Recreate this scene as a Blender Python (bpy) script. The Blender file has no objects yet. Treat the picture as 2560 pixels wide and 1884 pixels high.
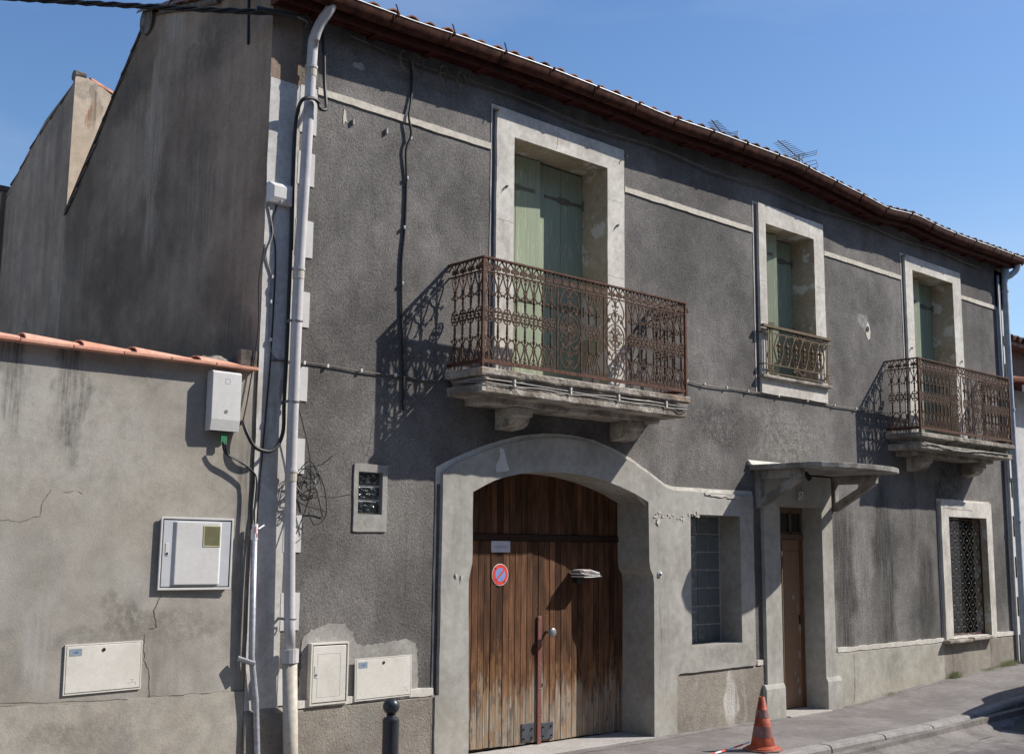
import bpy, bmesh, math, random
from math import sin, cos, pi, radians
from mathutils import Vector, Matrix, noise as mnoise
from mathutils.geometry import tessellate_polygon
random.seed(7)
S = bpy.context.scene
COL = S.collection

# ------------------------------------------------------------------ camera, sky, sun
cam_data = bpy.data.cameras.new('camera'); cam = bpy.data.objects.new('camera', cam_data)
COL.objects.link(cam); S.camera = cam
cam_data.sensor_width = 36; cam_data.lens = 40.2625; cam_data.clip_start = .1; cam_data.clip_end = 3000
_r = Vector((0.737651, -0.67511, 0.009861)); _d = Vector((0.105826, 0.101181, -0.989224)); _f = Vector((0.666837, 0.730746, 0.14608))
cam.matrix_world = Matrix(((_r.x, -_d.x, -_f.x, -4.454838), (_r.y, -_d.y, -_f.y, -7.8), (_r.z, -_d.z, -_f.z, 1.872072), (0, 0, 0, 1)))
SUN = Vector((.74, -.468, .757)).normalized()
SUN_EL = math.asin(SUN.z); SUN_AZ = math.atan2(SUN.x, SUN.y)
W = bpy.data.worlds.new('World'); S.world = W; W.use_nodes = True
wn = W.node_tree; wn.nodes.clear()
sky = wn.nodes.new('ShaderNodeTexSky'); sky.sky_type = 'NISHITA'; sky.sun_disc = False
sky.sun_elevation = SUN_EL; sky.sun_rotation = SUN_AZ; sky.air_density = 1.15; sky.dust_density = .5; sky.ozone_density = 2.2; sky.altitude = 50
tc = wn.nodes.new('ShaderNodeTexCoord'); mp = wn.nodes.new('ShaderNodeMapping'); mp.inputs['Scale'].default_value = (1.2, 1.2, 5)
nz = wn.nodes.new('ShaderNodeTexNoise'); nz.inputs['Scale'].default_value = 1.7; nz.inputs['Detail'].default_value = 7; nz.inputs['Roughness'].default_value = .55
rp = wn.nodes.new('ShaderNodeMapRange'); rp.inputs['From Min'].default_value = .46; rp.inputs['From Max'].default_value = .85; rp.inputs['To Max'].default_value = .3
mx = wn.nodes.new('ShaderNodeMix'); mx.data_type = 'RGBA'; mx.inputs['B'].default_value = (6.5, 7.4, 9.0, 1)
bg = wn.nodes.new('ShaderNodeBackground'); bg.inputs['Strength'].default_value = .082
out = wn.nodes.new('ShaderNodeOutputWorld')
wn.links.new(tc.outputs['Generated'], mp.inputs['Vector']); wn.links.new(mp.outputs[0], nz.inputs['Vector'])
wn.links.new(nz.outputs['Fac'], rp.inputs['Value']); wn.links.new(rp.outputs[0], mx.inputs['Factor'])
hs = wn.nodes.new('ShaderNodeHueSaturation'); hs.inputs['Hue'].default_value = .507; hs.inputs['Saturation'].default_value = 1.2; hs.inputs['Value'].default_value = 1.5
wn.links.new(sky.outputs[0], hs.inputs['Color']); wn.links.new(hs.outputs[0], mx.inputs['A']); wn.links.new(mx.outputs['Result'], bg.inputs['Color']); wn.links.new(bg.outputs[0], out.inputs[0])
sun_data = bpy.data.lights.new('sun', 'SUN'); sun_data.energy = 5.0; sun_data.angle = radians(.53); sun_data.color = (1, .95, .87)
sun = bpy.data.objects.new('sun', sun_data); COL.objects.link(sun)
sun.rotation_euler = SUN.to_track_quat('Z', 'Y').to_euler(); sun.location = (10, -8, 12)
S.view_settings.view_transform = 'Standard'; S.view_settings.look = 'None'; S.view_settings.exposure = .26; S.view_settings.gamma = 1
S.view_settings.use_curve_mapping = False

# ------------------------------------------------------------------ materials
def new_mat(name):
    m = bpy.data.materials.new(name); m.use_nodes = True
    nt = m.node_tree; b = nt.nodes['Principled BSDF']
    return m, nt, b
def nd(nt, t, **k):
    n = nt.nodes.new(t)
    for a, v in k.items():
        if a in n.inputs: n.inputs[a].default_value = v
        else: setattr(n, a, v)
    return n
def mixc(nt, fac, a, b, mode='MIX'):
    n = nt.nodes.new('ShaderNodeMix'); n.data_type = 'RGBA'; n.blend_type = mode
    for s, v in (('Factor', fac), ('A', a), ('B', b)):
        if isinstance(v, bpy.types.NodeSocket): nt.links.new(v, n.inputs[s])
        elif s == 'Factor': n.inputs[s].default_value = v
        else: n.inputs[s].default_value = (*v, 1) if len(v) == 3 else v
    return n.outputs['Result']
def maprange(nt, v, a, b, c=0., d=1., smooth=False):
    n = nt.nodes.new('ShaderNodeMapRange')
    if smooth: n.interpolation_type = 'SMOOTHSTEP'
    nt.links.new(v, n.inputs['Value'])
    for s, x in (('From Min', a), ('From Max', b), ('To Min', c), ('To Max', d)): n.inputs[s].default_value = x
    return n.outputs[0]
def math_(nt, op, a, b=None, clamp=False):
    n = nt.nodes.new('ShaderNodeMath'); n.operation = op; n.use_clamp = clamp
    for i, v in enumerate((a, b)):
        if v is None: continue
        if isinstance(v, bpy.types.NodeSocket): nt.links.new(v, n.inputs[i])
        else: n.inputs[i].default_value = v
    return n.outputs[0]
def noise_(nt, vec, scale, detail=4, rough=.55, stretch=None, dist=0.):
    if not stretch:
        m = nt.nodes.new('ShaderNodeMapping'); m.inputs['Rotation'].default_value = (.7, .5, .9); nt.links.new(vec, m.inputs['Vector']); vec = m.outputs[0]
    if stretch:
        m = nt.nodes.new('ShaderNodeMapping'); m.inputs['Scale'].default_value = stretch; nt.links.new(vec, m.inputs['Vector']); vec = m.outputs[0]
    n = nt.nodes.new('ShaderNodeTexNoise'); n.inputs['Scale'].default_value = scale; n.inputs['Detail'].default_value = detail
    n.inputs['Roughness'].default_value = rough; n.inputs['Distortion'].default_value = dist
    nt.links.new(vec, n.inputs['Vector']); return n.outputs['Fac']
def pos_(nt): return nt.nodes.new('ShaderNodeNewGeometry').outputs['Position']
def blob_mask(nt, vec, cx, cz, sx, sz, axis='x'):
    m = nt.nodes.new('ShaderNodeMapping')
    if axis == 'x': m.inputs['Scale'].default_value = (1/sx, 0, 1/sz); m.inputs['Location'].default_value = (-cx/sx, 0, -cz/sz)
    else: m.inputs['Scale'].default_value = (0, 1/sx, 1/sz); m.inputs['Location'].default_value = (0, -cx/sx, -cz/sz)
    nt.links.new(vec, m.inputs['Vector'])
    g = nt.nodes.new('ShaderNodeTexGradient'); g.gradient_type = 'SPHERICAL'; nt.links.new(m.outputs[0], g.inputs[0])
    return g.outputs['Fac']
def plaster(name, c1, c2, big=.9, speck=.12, bump=(60, .5, .006), blobs=(), axis='x', streak=0., streak_col=(.05, .048, .045), rough=.92,
            patch=None, fine=55, contrast=(.35, .65), streak_range=(.5, .75), mid=(.82, 1.15)):
    """c1/c2 mottled render; blobs = (x, z, sx, sz, amount, colour) stains; patch = (colour, threshold, scale) lost paint"""
    m, nt, b = new_mat(name); P = pos_(nt)
    warp = nt.nodes.new('ShaderNodeTexNoise'); warp.inputs['Scale'].default_value = 2.3; warp.inputs['Detail'].default_value = 5; nt.links.new(P, warp.inputs['Vector'])
    off = nt.nodes.new('ShaderNodeVectorMath'); off.operation = 'MULTIPLY_ADD'; nt.links.new(warp.outputs['Color'], off.inputs[0])
    off.inputs[1].default_value = (.5, .5, .5); nt.links.new(P, off.inputs[2])
    off2 = nt.nodes.new('ShaderNodeVectorMath'); off2.operation = 'SUBTRACT'; nt.links.new(off.outputs[0], off2.inputs[0]); off2.inputs[1].default_value = (.25, .25, .25)
    WP = off2.outputs[0]
    f = maprange(nt, noise_(nt, P, big, 6, .6), *contrast)
    col = mixc(nt, f, c1, c2)
    f2 = maprange(nt, noise_(nt, P, big*7, 5, .65), .3, .7, *mid)
    cc = nt.nodes.new('ShaderNodeCombineColor'); [nt.links.new(f2, cc.inputs[i]) for i in range(3)]
    col = mixc(nt, 1., col, cc.outputs[0], 'MULTIPLY')
    for (cx, cz, sx, sz, amt, bc) in blobs:
        mk = math_(nt, 'MULTIPLY', maprange(nt, blob_mask(nt, WP, cx, cz, sx, sz, axis), 0, .5, 0, amt, True), maprange(nt, noise_(nt, P, 1. if sz > 1.4*sx else 16, 6, .75, (26, 26, 1.6) if sz > 1.4*sx else None), .36, .6, .1, 1))
        col = mixc(nt, mk, col, bc)
    if streak:
        st = maprange(nt, noise_(nt, P, 1., 5, .6, (7, 7, .45)), *streak_range, 0, streak)
        col = mixc(nt, st, col, streak_col)
    if patch:
        pm = maprange(nt, noise_(nt, P, patch[2], 6, .65), patch[1], patch[1]+.03)
        col = mixc(nt, pm, col, patch[0])
    sp = maprange(nt, noise_(nt, P, fine, 3, .7), .3, .7, 1-speck, 1+speck)
    cc = nt.nodes.new('ShaderNodeCombineColor'); [nt.links.new(sp, cc.inputs[i]) for i in range(3)]
    col = mixc(nt, 1., col, cc.outputs[0], 'MULTIPLY')
    nt.links.new(col, b.inputs['Base Color']); b.inputs['Roughness'].default_value = rough; b.inputs['Specular IOR Level'].default_value = .2
    bn = nt.nodes.new('ShaderNodeBump'); bn.inputs['Strength'].default_value = bump[1]; bn.inputs['Distance'].default_value = bump[2]
    h = math_(nt, 'ADD', noise_(nt, P, bump[0], *(bump[3:] or (4, .65))), math_(nt, 'MULTIPLY', noise_(nt, P, 4, 3, .5), .8))
    nt.links.new(h, bn.inputs['Height']); nt.links.new(bn.outputs[0], b.inputs['Normal'])
    return m
def simple(name, c, rough=.6, metal=0., var=.15, scale=20, bump=0., spec=.5, c2=None, rnd=0., stretch=None, local=False):
    m, nt, b = new_mat(name); P = pos_(nt) if not local else nt.nodes.new('ShaderNodeTexCoord').outputs['Object']
    n = noise_(nt, P, scale, 5, .6, stretch)
    lo = tuple(x*(1-var) for x in c); hi = c2 or tuple(min(1, x*(1+var)) for x in c)
    col = mixc(nt, maprange(nt, n, .35, .65), lo, hi)
    if rnd:
        oi = nt.nodes.new('ShaderNodeObjectInfo'); r = maprange(nt, oi.outputs['Random'], 0, 1, 1-rnd, 1+rnd)
        cc = nt.nodes.new('ShaderNodeCombineColor'); [nt.links.new(r, cc.inputs[i]) for i in range(3)]
        col = mixc(nt, 1., col, cc.outputs[0], 'MULTIPLY')
    nt.links.new(col, b.inputs['Base Color']); b.inputs['Roughness'].default_value = rough; b.inputs['Metallic'].default_value = metal
    b.inputs['Specular IOR Level'].default_value = spec
    if bump:
        bn = nt.nodes.new('ShaderNodeBump'); bn.inputs['Strength'].default_value = .6; bn.inputs['Distance'].default_value = bump
        nt.links.new(noise_(nt, P, scale*2.5, 4, .6, stretch), bn.inputs['Height']); nt.links.new(bn.outputs[0], b.inputs['Normal'])
    return m
def wood_gate(name, upper=False):
    m, nt, b = new_mat(name); P = pos_(nt)
    oi = nt.nodes.new('ShaderNodeObjectInfo').outputs['Random']
    add = nt.nodes.new('ShaderNodeVectorMath'); add.operation = 'ADD'; nt.links.new(P, add.inputs[0])
    cx = nt.nodes.new('ShaderNodeCombineXYZ'); [nt.links.new(math_(nt, 'MULTIPLY', oi, 13.), cx.inputs[i]) for i in range(3)]
    nt.links.new(cx.outputs[0], add.inputs[1]); V = add.outputs[0]
    grain = noise_(nt, V, 1., 6, .7, (95, 20, 2.2)); blot = noise_(nt, V, 1., 4, .6, (9, 3, 2.4))
    col = mixc(nt, maprange(nt, blot, .35, .65), (.08, .034, .017), (.25, .118, .062))
    col = mixc(nt, maprange(nt, grain, .3, .68), tuple(x*.45 for x in (.10, .05, .026)), col)
    r = maprange(nt, oi, 0, 1, .55, 1.3)
    cc = nt.nodes.new('ShaderNodeCombineColor'); [nt.links.new(r, cc.inputs[i]) for i in range(3)]
    col = mixc(nt, 1., col, cc.outputs[0], 'MULTIPLY')
    if not upper:   # bleached, bare wood near the ground, its height different on every plank
        sx = nt.nodes.new('ShaderNodeSeparateXYZ'); nt.links.new(P, sx.inputs[0])
        h = math_(nt, 'ADD', sx.outputs[2], math_(nt, 'ADD', math_(nt, 'MULTIPLY', math_(nt, 'SUBTRACT', noise_(nt, V, 1., 5, .65, (30, 5, 3.5)), .5), 1.1), math_(nt, 'MULTIPLY', oi, .18)))
        mk = maprange(nt, h, .44, .74, 1, 0, True)
        bleached = mixc(nt, maprange(nt, grain, .35, .65), (.13, .105, .08), (.46, .39, .31))
        bleached = mixc(nt, maprange(nt, noise_(nt, V, 1., 4, .6, (14, 3, 4)), .53, .63), bleached, (.11, .10, .095))
        col = mixc(nt, mk, col, bleached)
        mk2 = maprange(nt, h, .75, 1.05, .55, 0, True)
        col = mixc(nt, math_(nt, 'MULTIPLY', mk2, maprange(nt, noise_(nt, V, 1., 3, .6, (20, 3, 5)), .45, .6)), col, (.30, .16, .07))
        spots = maprange(nt, noise_(nt, V, 38, 3, .6), .70, .73, 0, .6); col = mixc(nt, spots, col, (.35, .28, .2))
    nt.links.new(col, b.inputs['Base Color']); b.inputs['Roughness'].default_value = .8; b.inputs['Specular IOR Level'].default_value = .2
    bn = nt.nodes.new('ShaderNodeBump'); bn.inputs['Strength'].default_value = .6; bn.inputs['Distance'].default_value = .003
    nt.links.new(grain, bn.inputs['Height']); nt.links.new(bn.outputs[0], b.inputs['Normal'])
    return m
def painted_wood(name, c, worn, amt=.62, c_dark=(.06, .07, .05)):
    m, nt, b = new_mat(name); P = pos_(nt)
    g = noise_(nt, P, 1., 6, .7, (70, 15, 2.5)); col = mixc(nt, maprange(nt, g, .3, .7), tuple(x*.8 for x in c), tuple(x*1.12 for x in c))
    col = mixc(nt, maprange(nt, noise_(nt, P, 1., 5, .7, (30, 12, 4)), amt, amt+.05), col, worn)
    col = mixc(nt, maprange(nt, noise_(nt, P, 1., 4, .7, (45, 20, 9)), .66, .7, 0, .7), col, c_dark)
    nt.links.new(col, b.inputs['Base Color']); b.inputs['Roughness'].default_value = .75; b.inputs['Specular IOR Level'].default_value = .25
    bn = nt.nodes.new('ShaderNodeBump'); bn.inputs['Strength'].default_value = .5; bn.inputs['Distance'].default_value = .002
    nt.links.new(g, bn.inputs['Height']); nt.links.new(bn.outputs[0], b.inputs['Normal'])
    return m
def glass_mat(name, c=(.02, .025, .028), rough=.12, wav=14, dist=.01):
    m, nt, b = new_mat(name); P = pos_(nt)
    b.inputs['Base Color'].default_value = (*c, 1); b.inputs['Roughness'].default_value = rough; b.inputs['Specular IOR Level'].default_value = .9
    bn = nt.nodes.new('ShaderNodeBump'); bn.inputs['Strength'].default_value = .8; bn.inputs['Distance'].default_value = dist
    nt.links.new(noise_(nt, P, wav, 2, .4, (1, 1, 1.6)), bn.inputs['Height']); nt.links.new(bn.outputs[0], b.inputs['Normal'])
    return m
DK = (.055, .052, .05)
M = {}
M['roughcast'] = plaster('roughcast_render', (.115, .108, .103), (.232, .218, .207), .8, .36, (46, 1., .013, 6, .8), fine=62, streak=.45, streak_col=(.1, .096, .09), streak_range=(.52, .8), contrast=(.36, .62),
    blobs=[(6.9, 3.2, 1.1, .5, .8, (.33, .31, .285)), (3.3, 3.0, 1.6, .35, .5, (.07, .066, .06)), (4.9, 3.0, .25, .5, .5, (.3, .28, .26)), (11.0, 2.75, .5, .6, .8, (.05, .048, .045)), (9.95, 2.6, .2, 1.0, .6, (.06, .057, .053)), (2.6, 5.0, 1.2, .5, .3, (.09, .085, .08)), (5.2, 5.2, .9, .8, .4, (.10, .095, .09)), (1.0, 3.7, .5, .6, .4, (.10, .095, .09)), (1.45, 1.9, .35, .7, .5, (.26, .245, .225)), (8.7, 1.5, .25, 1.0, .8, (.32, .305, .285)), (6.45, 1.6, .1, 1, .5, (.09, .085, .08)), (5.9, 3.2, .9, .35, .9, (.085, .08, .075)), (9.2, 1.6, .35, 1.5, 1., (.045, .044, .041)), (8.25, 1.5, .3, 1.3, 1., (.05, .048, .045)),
           (10.25, 1.3, .3, .8, 1., (.045, .043, .04)), (10.1, .95, .5, .3, .6, (.08, .08, .075)), (9.0, 1.2, .25, .6, .4, (.28, .265, .25)), (9.85, 3.0, .1, 1.6, .4, (.28, .265, .25)),
           (8.85, 4.83, .16, .13, .75, (.45, .43, .42)), (9.7, 4.9, .12, 1.0, .3, (.3, .29, .28)), (12.5, 1.2, .2, .5, .5, (.1, .1, .095)), (.8, 1.4, .5, .5, .4, (.3, .28, .26)),
           (1.5, 1.45, .35, .4, .65, (.12, .115, .11)), (.75, 4.6, .35, .8, .22, (.3, .29, .27)), (5.6, 4.6, .4, .9, .22, (.13, .125, .12)), (1.6, 2.2, .5, .5, .25, (.22, .2, .18))])
M['gable'] = plaster('weathered_gable_render', (.20, .145, .108), (.36, .27, .205), .7, .16, (30, .6, .008), axis='y', streak=.4, streak_col=(.08, .066, .056), streak_range=(.42, .8), contrast=(.4, .62),
    blobs=[(2.1, 5.6, .22, 1.4, .8, (.46, .38, .31)), (1.2, 4.9, .5, .8, .5, (.10, .085, .075)), (2.9, 4.3, .5, .6, .5, (.11, .09, .08)), (1.5, 4.0, .6, .3, .5, (.30, .24, .2)), (1.8, 6.7, .2, .4, .6, (.4, .37, .34)), (.4, 3.5, .35, .5, .6, (.08, .075, .07)), (3.9, 4.6, .3, 1.4, .5, (.10, .09, .085)), (1.2, 3.35, 1.4, .25, .6, (.10, .09, .085)), (3.4, 3.6, .6, .4, .5, (.10, .09, .085)), (1.1, 6.2, .7, .35, .5, (.10, .09, .085)), (2.8, 6.3, .4, .5, .6, (.09, .085, .08))])
M['gable2'] = plaster('brown_gable_render', (.29, .215, .165), (.44, .34, .27), .9, .12, (30, .5, .008), axis='y', streak=.6, streak_col=(.13, .115, .105), streak_range=(.45, .72),
    blobs=[(4.5, 3.8, .4, .5, .5, (.15, .135, .125)), (5.2, 4.1, .25, .3, .6, (.12, .11, .10)), (4.6, 6.5, .5, .4, .5, (.15, .13, .12))])
M['peach'] = plaster('pale_peach_render', (.50, .41, .31), (.56, .47, .37), 1.5, .07, (50, .4, .004),
    blobs=[(.26, 6.62, .07, .24, .8, (.14, .10, .07)), (.22, 6.5, .03, .16, .8, (.34, .13, .05)), (.12, 6.75, .3, .14, .6, (.22, .2, .17)), (.33, 6.2, .12, .09, .9, (.6, .58, .55))])
M['low_wall'] = plaster('beige_cement_render', (.325, .298, .26), (.405, .385, .35), .75, .07, (75, .5, .004), fine=90, contrast=(.38, .62), streak=.18, streak_col=(.28, .26, .23),
    blobs=[(-1.83, 2.98, .13, .5, .85, DK), (-1.42, 2.95, .11, .75, .85, DK), (-1.38, 2.6, .06, .35, .6, (.1, .1, .09)), (-.9, 3.1, .3, .12, .3, (.12, .12, .1)), (-.15, 2.9, .12, .6, .5, (.22, .2, .16)),
           (-.95, 1.37, .30, .16, .6, (.14, .125, .10)), (-.9, 1.42, .12, .13, .5, (.12, .11, .09)), (-.5, 1.3, .4, .18, .5, (.14, .125, .10)), (-.72, 1.05, .1, .35, .6, (.2, .18, .15)), (-1.75, 1.05, .25, .3, .6, (.2, .185, .16)), (-1.1, 1.24, .5, .05, .6, (.2, .19, .17)), (-.03, 1.8, .13, 1.3, .75, (.14, .13, .115)), (-1.3, .6, .5, .2, .5, (.2, .18, .15)),
           (-.98, .5, .16, .5, .5, (.3, .3, .3)), (-1.5, 2.6, 1.0, .6, .3, (.55, .53, .49)), (-1.5, 1.2, .12, .4, .5, (.48, .47, .46)), (-.6, 2.2, .6, .5, .35, (.5, .46, .38)), (-.6, .8, .15, .5, .4, (.25, .23, .2)), (-1.7, 1.5, .4, .7, .35, (.33, .32, .3))])
M['low_base'] = plaster('grey_base_render', (.36, .325, .275), (.42, .395, .35), 1.2, .08, (60, .5, .005), blobs=[(-1.2, .55, .5, .18, .6, (.2, .19, .17)), (-.95, .4, .12, .4, .6, (.26, .25, .24))])
M['cement'] = plaster('smooth_grey_green_cement', (.33, .318, .285), (.47, .455, .42), 1.6, .05, (35, .25, .003), streak=.12, streak_col=(.3, .28, .24), contrast=(.32, .68),
    blobs=[(4.72, 2.2, .25, .12, .0, (.8, .8, .78)), (1.95, .35, .3, .3, .4, (.34, .29, .22)), (4.8, .3, .3, .3, .35, (.38, .33, .25)), (5.7, .78, .45, .08, .5, (.20, .19, .17)), (2.05, 1.2, .15, .6, .4, (.46, .46, .45)), (4.75, 1.0, .2, 1.0, .4, (.22, .215, .19)), (2.0, 1.8, .12, .9, .35, (.22, .215, .19)), (3.3, 2.75, .9, .1, .3, (.22, .21, .19)), (5.6, 2.38, .6, .1, .35, (.5, .5, .48)), (6.66, .9, .12, .7, .4, (.24, .23, .2)), (7.82, .6, .12, .8, .4, (.24, .23, .2))])
M['plinth'] = plaster('brown_roughcast_plinth', (.245, .215, .185), (.35, .315, .27), 1.3, .2, (55, .9, .008), fine=70, streak=.2,
    blobs=[(5.9, .3, .09, .5, .9, (.62, .6, .57)), (6.08, .3, .04, .4, .5, (.5, .5, .47)), (1.05, .4, .12, .3, .4, (.27, .28, .26)), (5.2, .1, .4, .15, .4, (.15, .14, .12))])
M['plinth_grey'] = plaster('grey_green_plinth_render', (.36, .34, .29), (.44, .42, .37), 1.3, .08, (45, .6, .006), blobs=[(9.3, .4, .3, .25, .55, (.21, .2, .16)), (10.2, .4, .3, .2, .4, (.3, .25, .18)), (8.3, .2, .3, .12, .4, (.3, .28, .24)), (9.6, .15, 1, .12, .35, (.4, .34, .24))])
M['smoothpatch'] = plaster('smooth_cement_patch', (.30, .285, .26), (.38, .365, .34), 3, .1, (50, .5, .005))
M['white_trim'] = plaster('worn_white_trim', (.55, .515, .46), (.70, .665, .605), 2.2, .07, (40, .3, .003), blobs=[(3.2, 5.86, .22, .09, .6, (.42, .38, .32)), (3.7, 5.9, .2, .1, .7, (.46, .43, .38)), (3.05, 5.8, .12, .1, .4, (.5, .47, .42)), (4.07, 3.9, .1, .5, .5, (.3, .27, .23)), (2.52, 4.3, .1, .8, .4, (.32, .29, .25)), (7.25, 3.72, .5, .12, .5, (.36, .33, .28)), (10.8, 1.6, .1, .7, .5, (.34, .31, .26)), (12.12, 1.2, .08, .8, .5, (.3, .28, .24)), (6.63, 4.4, .07, .8, .4, (.35, .32, .28)), (11.2, 2.47, .4, .05, .5, (.3, .27, .24))],
    streak=.3, streak_col=(.36, .33, .29), contrast=(.38, .6))
M['band'] = plaster('cream_band', (.58, .53, .45), (.66, .61, .53), 3, .08, (50, .4, .004))
M['quoin'] = plaster('pale_grey_quoin_paint', (.57, .56, .55), (.67, .66, .65), 2.2, .05, (40, .25, .003), mid=(.94, 1.04))
M['corner_render'] = plaster('corner_strip_render', (.52, .50, .475), (.60, .585, .56), 2.2, .07, (40, .3, .003), blobs=[(.18, 3.1, .06, .3, .7, (.33, .3, .25)), (.2, 2.4, .1, .5, .6, (.38, .36, .33)), (.15, 1.3, .1, .5, .5, (.3, .28, .26)), (.05, 2.9, .08, .5, .7, (.3, .27, .2))])
M['reveal'] = plaster('mottled_reveal', (.36, .30, .215), (.46, .40, .31), 2.2, .06, (30, .4, .004), patch=((.60, .57, .53), .53, 3.4))
M['reveal_grey'] = plaster('grey_reveal', (.27, .25, .22), (.38, .36, .32), 2.2, .06, (30, .4, .004))
M['stone'] = plaster('weathered_balcony_stone', (.24, .205, .17), (.50, .455, .395), 4.5, .16, (30, 1., .012), contrast=(.4, .58), mid=(.72, 1.15), streak=.55, streak_col=(.1, .085, .07), blobs=[(2.0, 3.38, .4, .06, .5, (.3, .15, .07)), (4.5, 3.38, .4, .06, .5, (.33, .17, .08)), (10.8, 3.3, 2.5, .3, .6, (.15, .145, .12))])
M['shutter'] = painted_wood('faded_green_paint', (.35, .405, .285), (.50, .50, .40), .575)
M['grille_iron'] = simple('dark_grille_iron', (.05, .042, .03), .6, .2, .3, 30)
M['shutter_iron'] = simple('green_rusty_iron', (.19, .22, .16), .75, .1, .3, 30, .002, c2=(.2, .16, .11))
M['gate_wood'] = wood_gate('weathered_gate_planks'); M['gate_wood_up'] = wood_gate('dark_gate_planks', True)
M['gate_dark'] = simple('gate_frame_dark_wood', (.035, .018, .012), .8, 0, .3, 20, .001, .2, stretch=(1, 1, 6))
M['rust'] = simple('rusty_iron', (.095, .056, .04), .85, .2, .35, 40, .002, .3, c2=(.17, .11, .08))
M['rust_rail'] = simple('rust_red_rail', (.085, .036, .025), .75, .2, .35, 25, .002, .3, c2=(.15, .07, .045))
M['juliet'] = simple('brown_green_iron', (.13, .11, .065), .7, .2, .3, 30, .002, .3, c2=(.2, .13, .08))
M['gutter'] = simple('red_brown_gutter_paint', (.055, .022, .016), .85, 0, .4, 9, .003, .12, c2=(.11, .045, .03), stretch=(1, 1, 1))
M['gutter_lip'] = simple('pale_lip_highlight', (.55, .56, .57), .45, .4, .15, 8)  # pale colour carries the white-blue highlight along the gutter bead
M['soffit'] = simple('dark_red_soffit', (.07, .02, .015), .75, 0, .35, 8, .001, .2)
M['zinc'] = plaster('weathered_zinc_pipe', (.47, .455, .46), (.58, .565, .57), 5, .07, (30, .15, .002), rough=.6, streak=.3, streak_col=(.36, .32, .3), mid=(.94, 1.04))
M['pvc'] = plaster('beige_pvc_pipe', (.46, .42, .36), (.54, .50, .43), 3, .06, (40, .2, .002), rough=.5, blobs=[(.35, .2, .2, .3, .5, (.4, .33, .22))])
M['zinc_blue'] = simple('blue_grey_pipe_paint', (.42, .47, .52), .5, .1, .15, 10)
M['conduit'] = simple('galvanised_conduit', (.40, .41, .44), .45, .35, .2, 25, .001)
M['cable'] = simple('black_cable', (.018, .018, .019), .5, 0, .2, 20)
M['cable_grey'] = simple('grey_thin_cable', (.30, .28, .26), .5, 0, .2, 20)
M['cable_brown'] = simple('old_twisted_cable', (.12, .10, .085), .6, 0, .3, 20)
M['clip'] = simple('white_clip', (.7, .69, .66), .5, 0, .1, 20)
M['plastic'] = plaster('white_grey_plastic_box', (.60, .59, .58), (.66, .65, .64), 4, .04, (60, .1, .001), rough=.45, streak=.15, streak_col=(.45, .42, .4), mid=(.94, 1.04))
M['plastic_cool'] = simple('cool_grey_plastic', (.52, .54, .57), .45, 0, .06, 8)
M['cream_box'] = plaster('cream_box_door', (.66, .63, .57), (.74, .71, .65), 3, .04, (70, .2, .001), rough=.5, blobs=[(.75, .85, .2, .25, .35, (.5, .46, .4))], mid=(.94, 1.04))
M['meter_glass'] = simple('yellowed_meter_window', (.17, .165, .09), .25, 0, .1, 15, 0, .6)
M['yellow_rim'] = simple('yellowed_rim', (.42, .40, .25), .4, 0, .1, 15)
M['sticker'] = simple('grey_blue_sticker', (.27, .32, .37), .5, 0, .08, 20)
M['sticker_blue'] = simple('blue_print', (.06, .16, .42), .5)
M['dark_line'] = simple('dark_gap', (.05, .045, .04), .9)
M['crack'] = simple('crack_shadow', (.10, .09, .075), .95)
M['black'] = simple('black_paint', (.02, .021, .024), .35, .1, .2, 15)
M['interior'] = simple('dark_interior', (.02, .018, .016), .9)
M['glass_block'] = glass_mat('glass_block_glass', (.13, .15, .155), .22, 12, .02)
M['glass_dark'] = glass_mat('dark_window_glass', (.015, .017, .018), .08, 4, .002)
M['glass_wavy'] = glass_mat('wavy_glass_block', (.012, .015, .014), .07, 22, .03)
M['grout'] = simple('grey_grout', (.45, .43, .40), .9)
M['tile'] = simple('terracotta', (.50, .20, .125), .85, 0, .25, 14, .004, .2, c2=(.60, .30, .20), rnd=.14)
M['tile_old'] = simple('old_brown_terracotta', (.22, .13, .10), .9, 0, .35, 10, .004, .2, c2=(.34, .25, .21), rnd=.25)
M['tile_mortar'] = simple('mortared_dark_tile', (.10, .085, .075), .9, 0, .3, 12, .005, .2, c2=(.19, .165, .145))
M['tile_new'] = plaster('orange_coping_tile', (.60, .28, .19), (.70, .38, .28), 3, .1, (50, .3, .003), fine=80, patch=((.16, .11, .09), .69, 22))
M['mortar'] = plaster('rough_mortar', (.22, .19, .16), (.36, .33, .28), 6, .2, (40, 1, .015))
M['brown_door'] = painted_wood('peeling_brown_door', (.29, .185, .12), (.34, .25, .2), .68, (.05, .03, .02))
M['orange_wood'] = painted_wood('bare_orange_jamb', (.22, .085, .03), (.14, .06, .03), .6)
M['grey_wood'] = painted_wood('old_grey_brown_frame', (.17, .12, .085), (.25, .2, .16), .65)
M['white'] = simple('white_enamel', (.78, .78, .77), .35, 0, .04)
M['red'] = simple('sign_red', (.72, .07, .055), .4, 0, .06)
M['blue'] = simple('sign_faded_blue', (.20, .31, .62), .45, 0, .08)
M['plate_white'] = simple('worn_white_plate', (.60, .59, .66), .5, 0, .05, 8)
M['plate_ink'] = simple('faded_lettering', (.46, .45, .52), .5)
M['enamel_blue'] = simple('dark_blue_enamel', (.02, .03, .055), .3, 0, .1)
M['maroon'] = simple('maroon_paint', (.20, .075, .068), .55, 0, .1, 10)
M['steel'] = simple('dull_steel', (.30, .31, .33), .4, .6, .15, 20)
M['plate_steel'] = simple('dark_steel_plate', (.10, .11, .13), .5, .5, .25, 12, .001)
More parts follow.
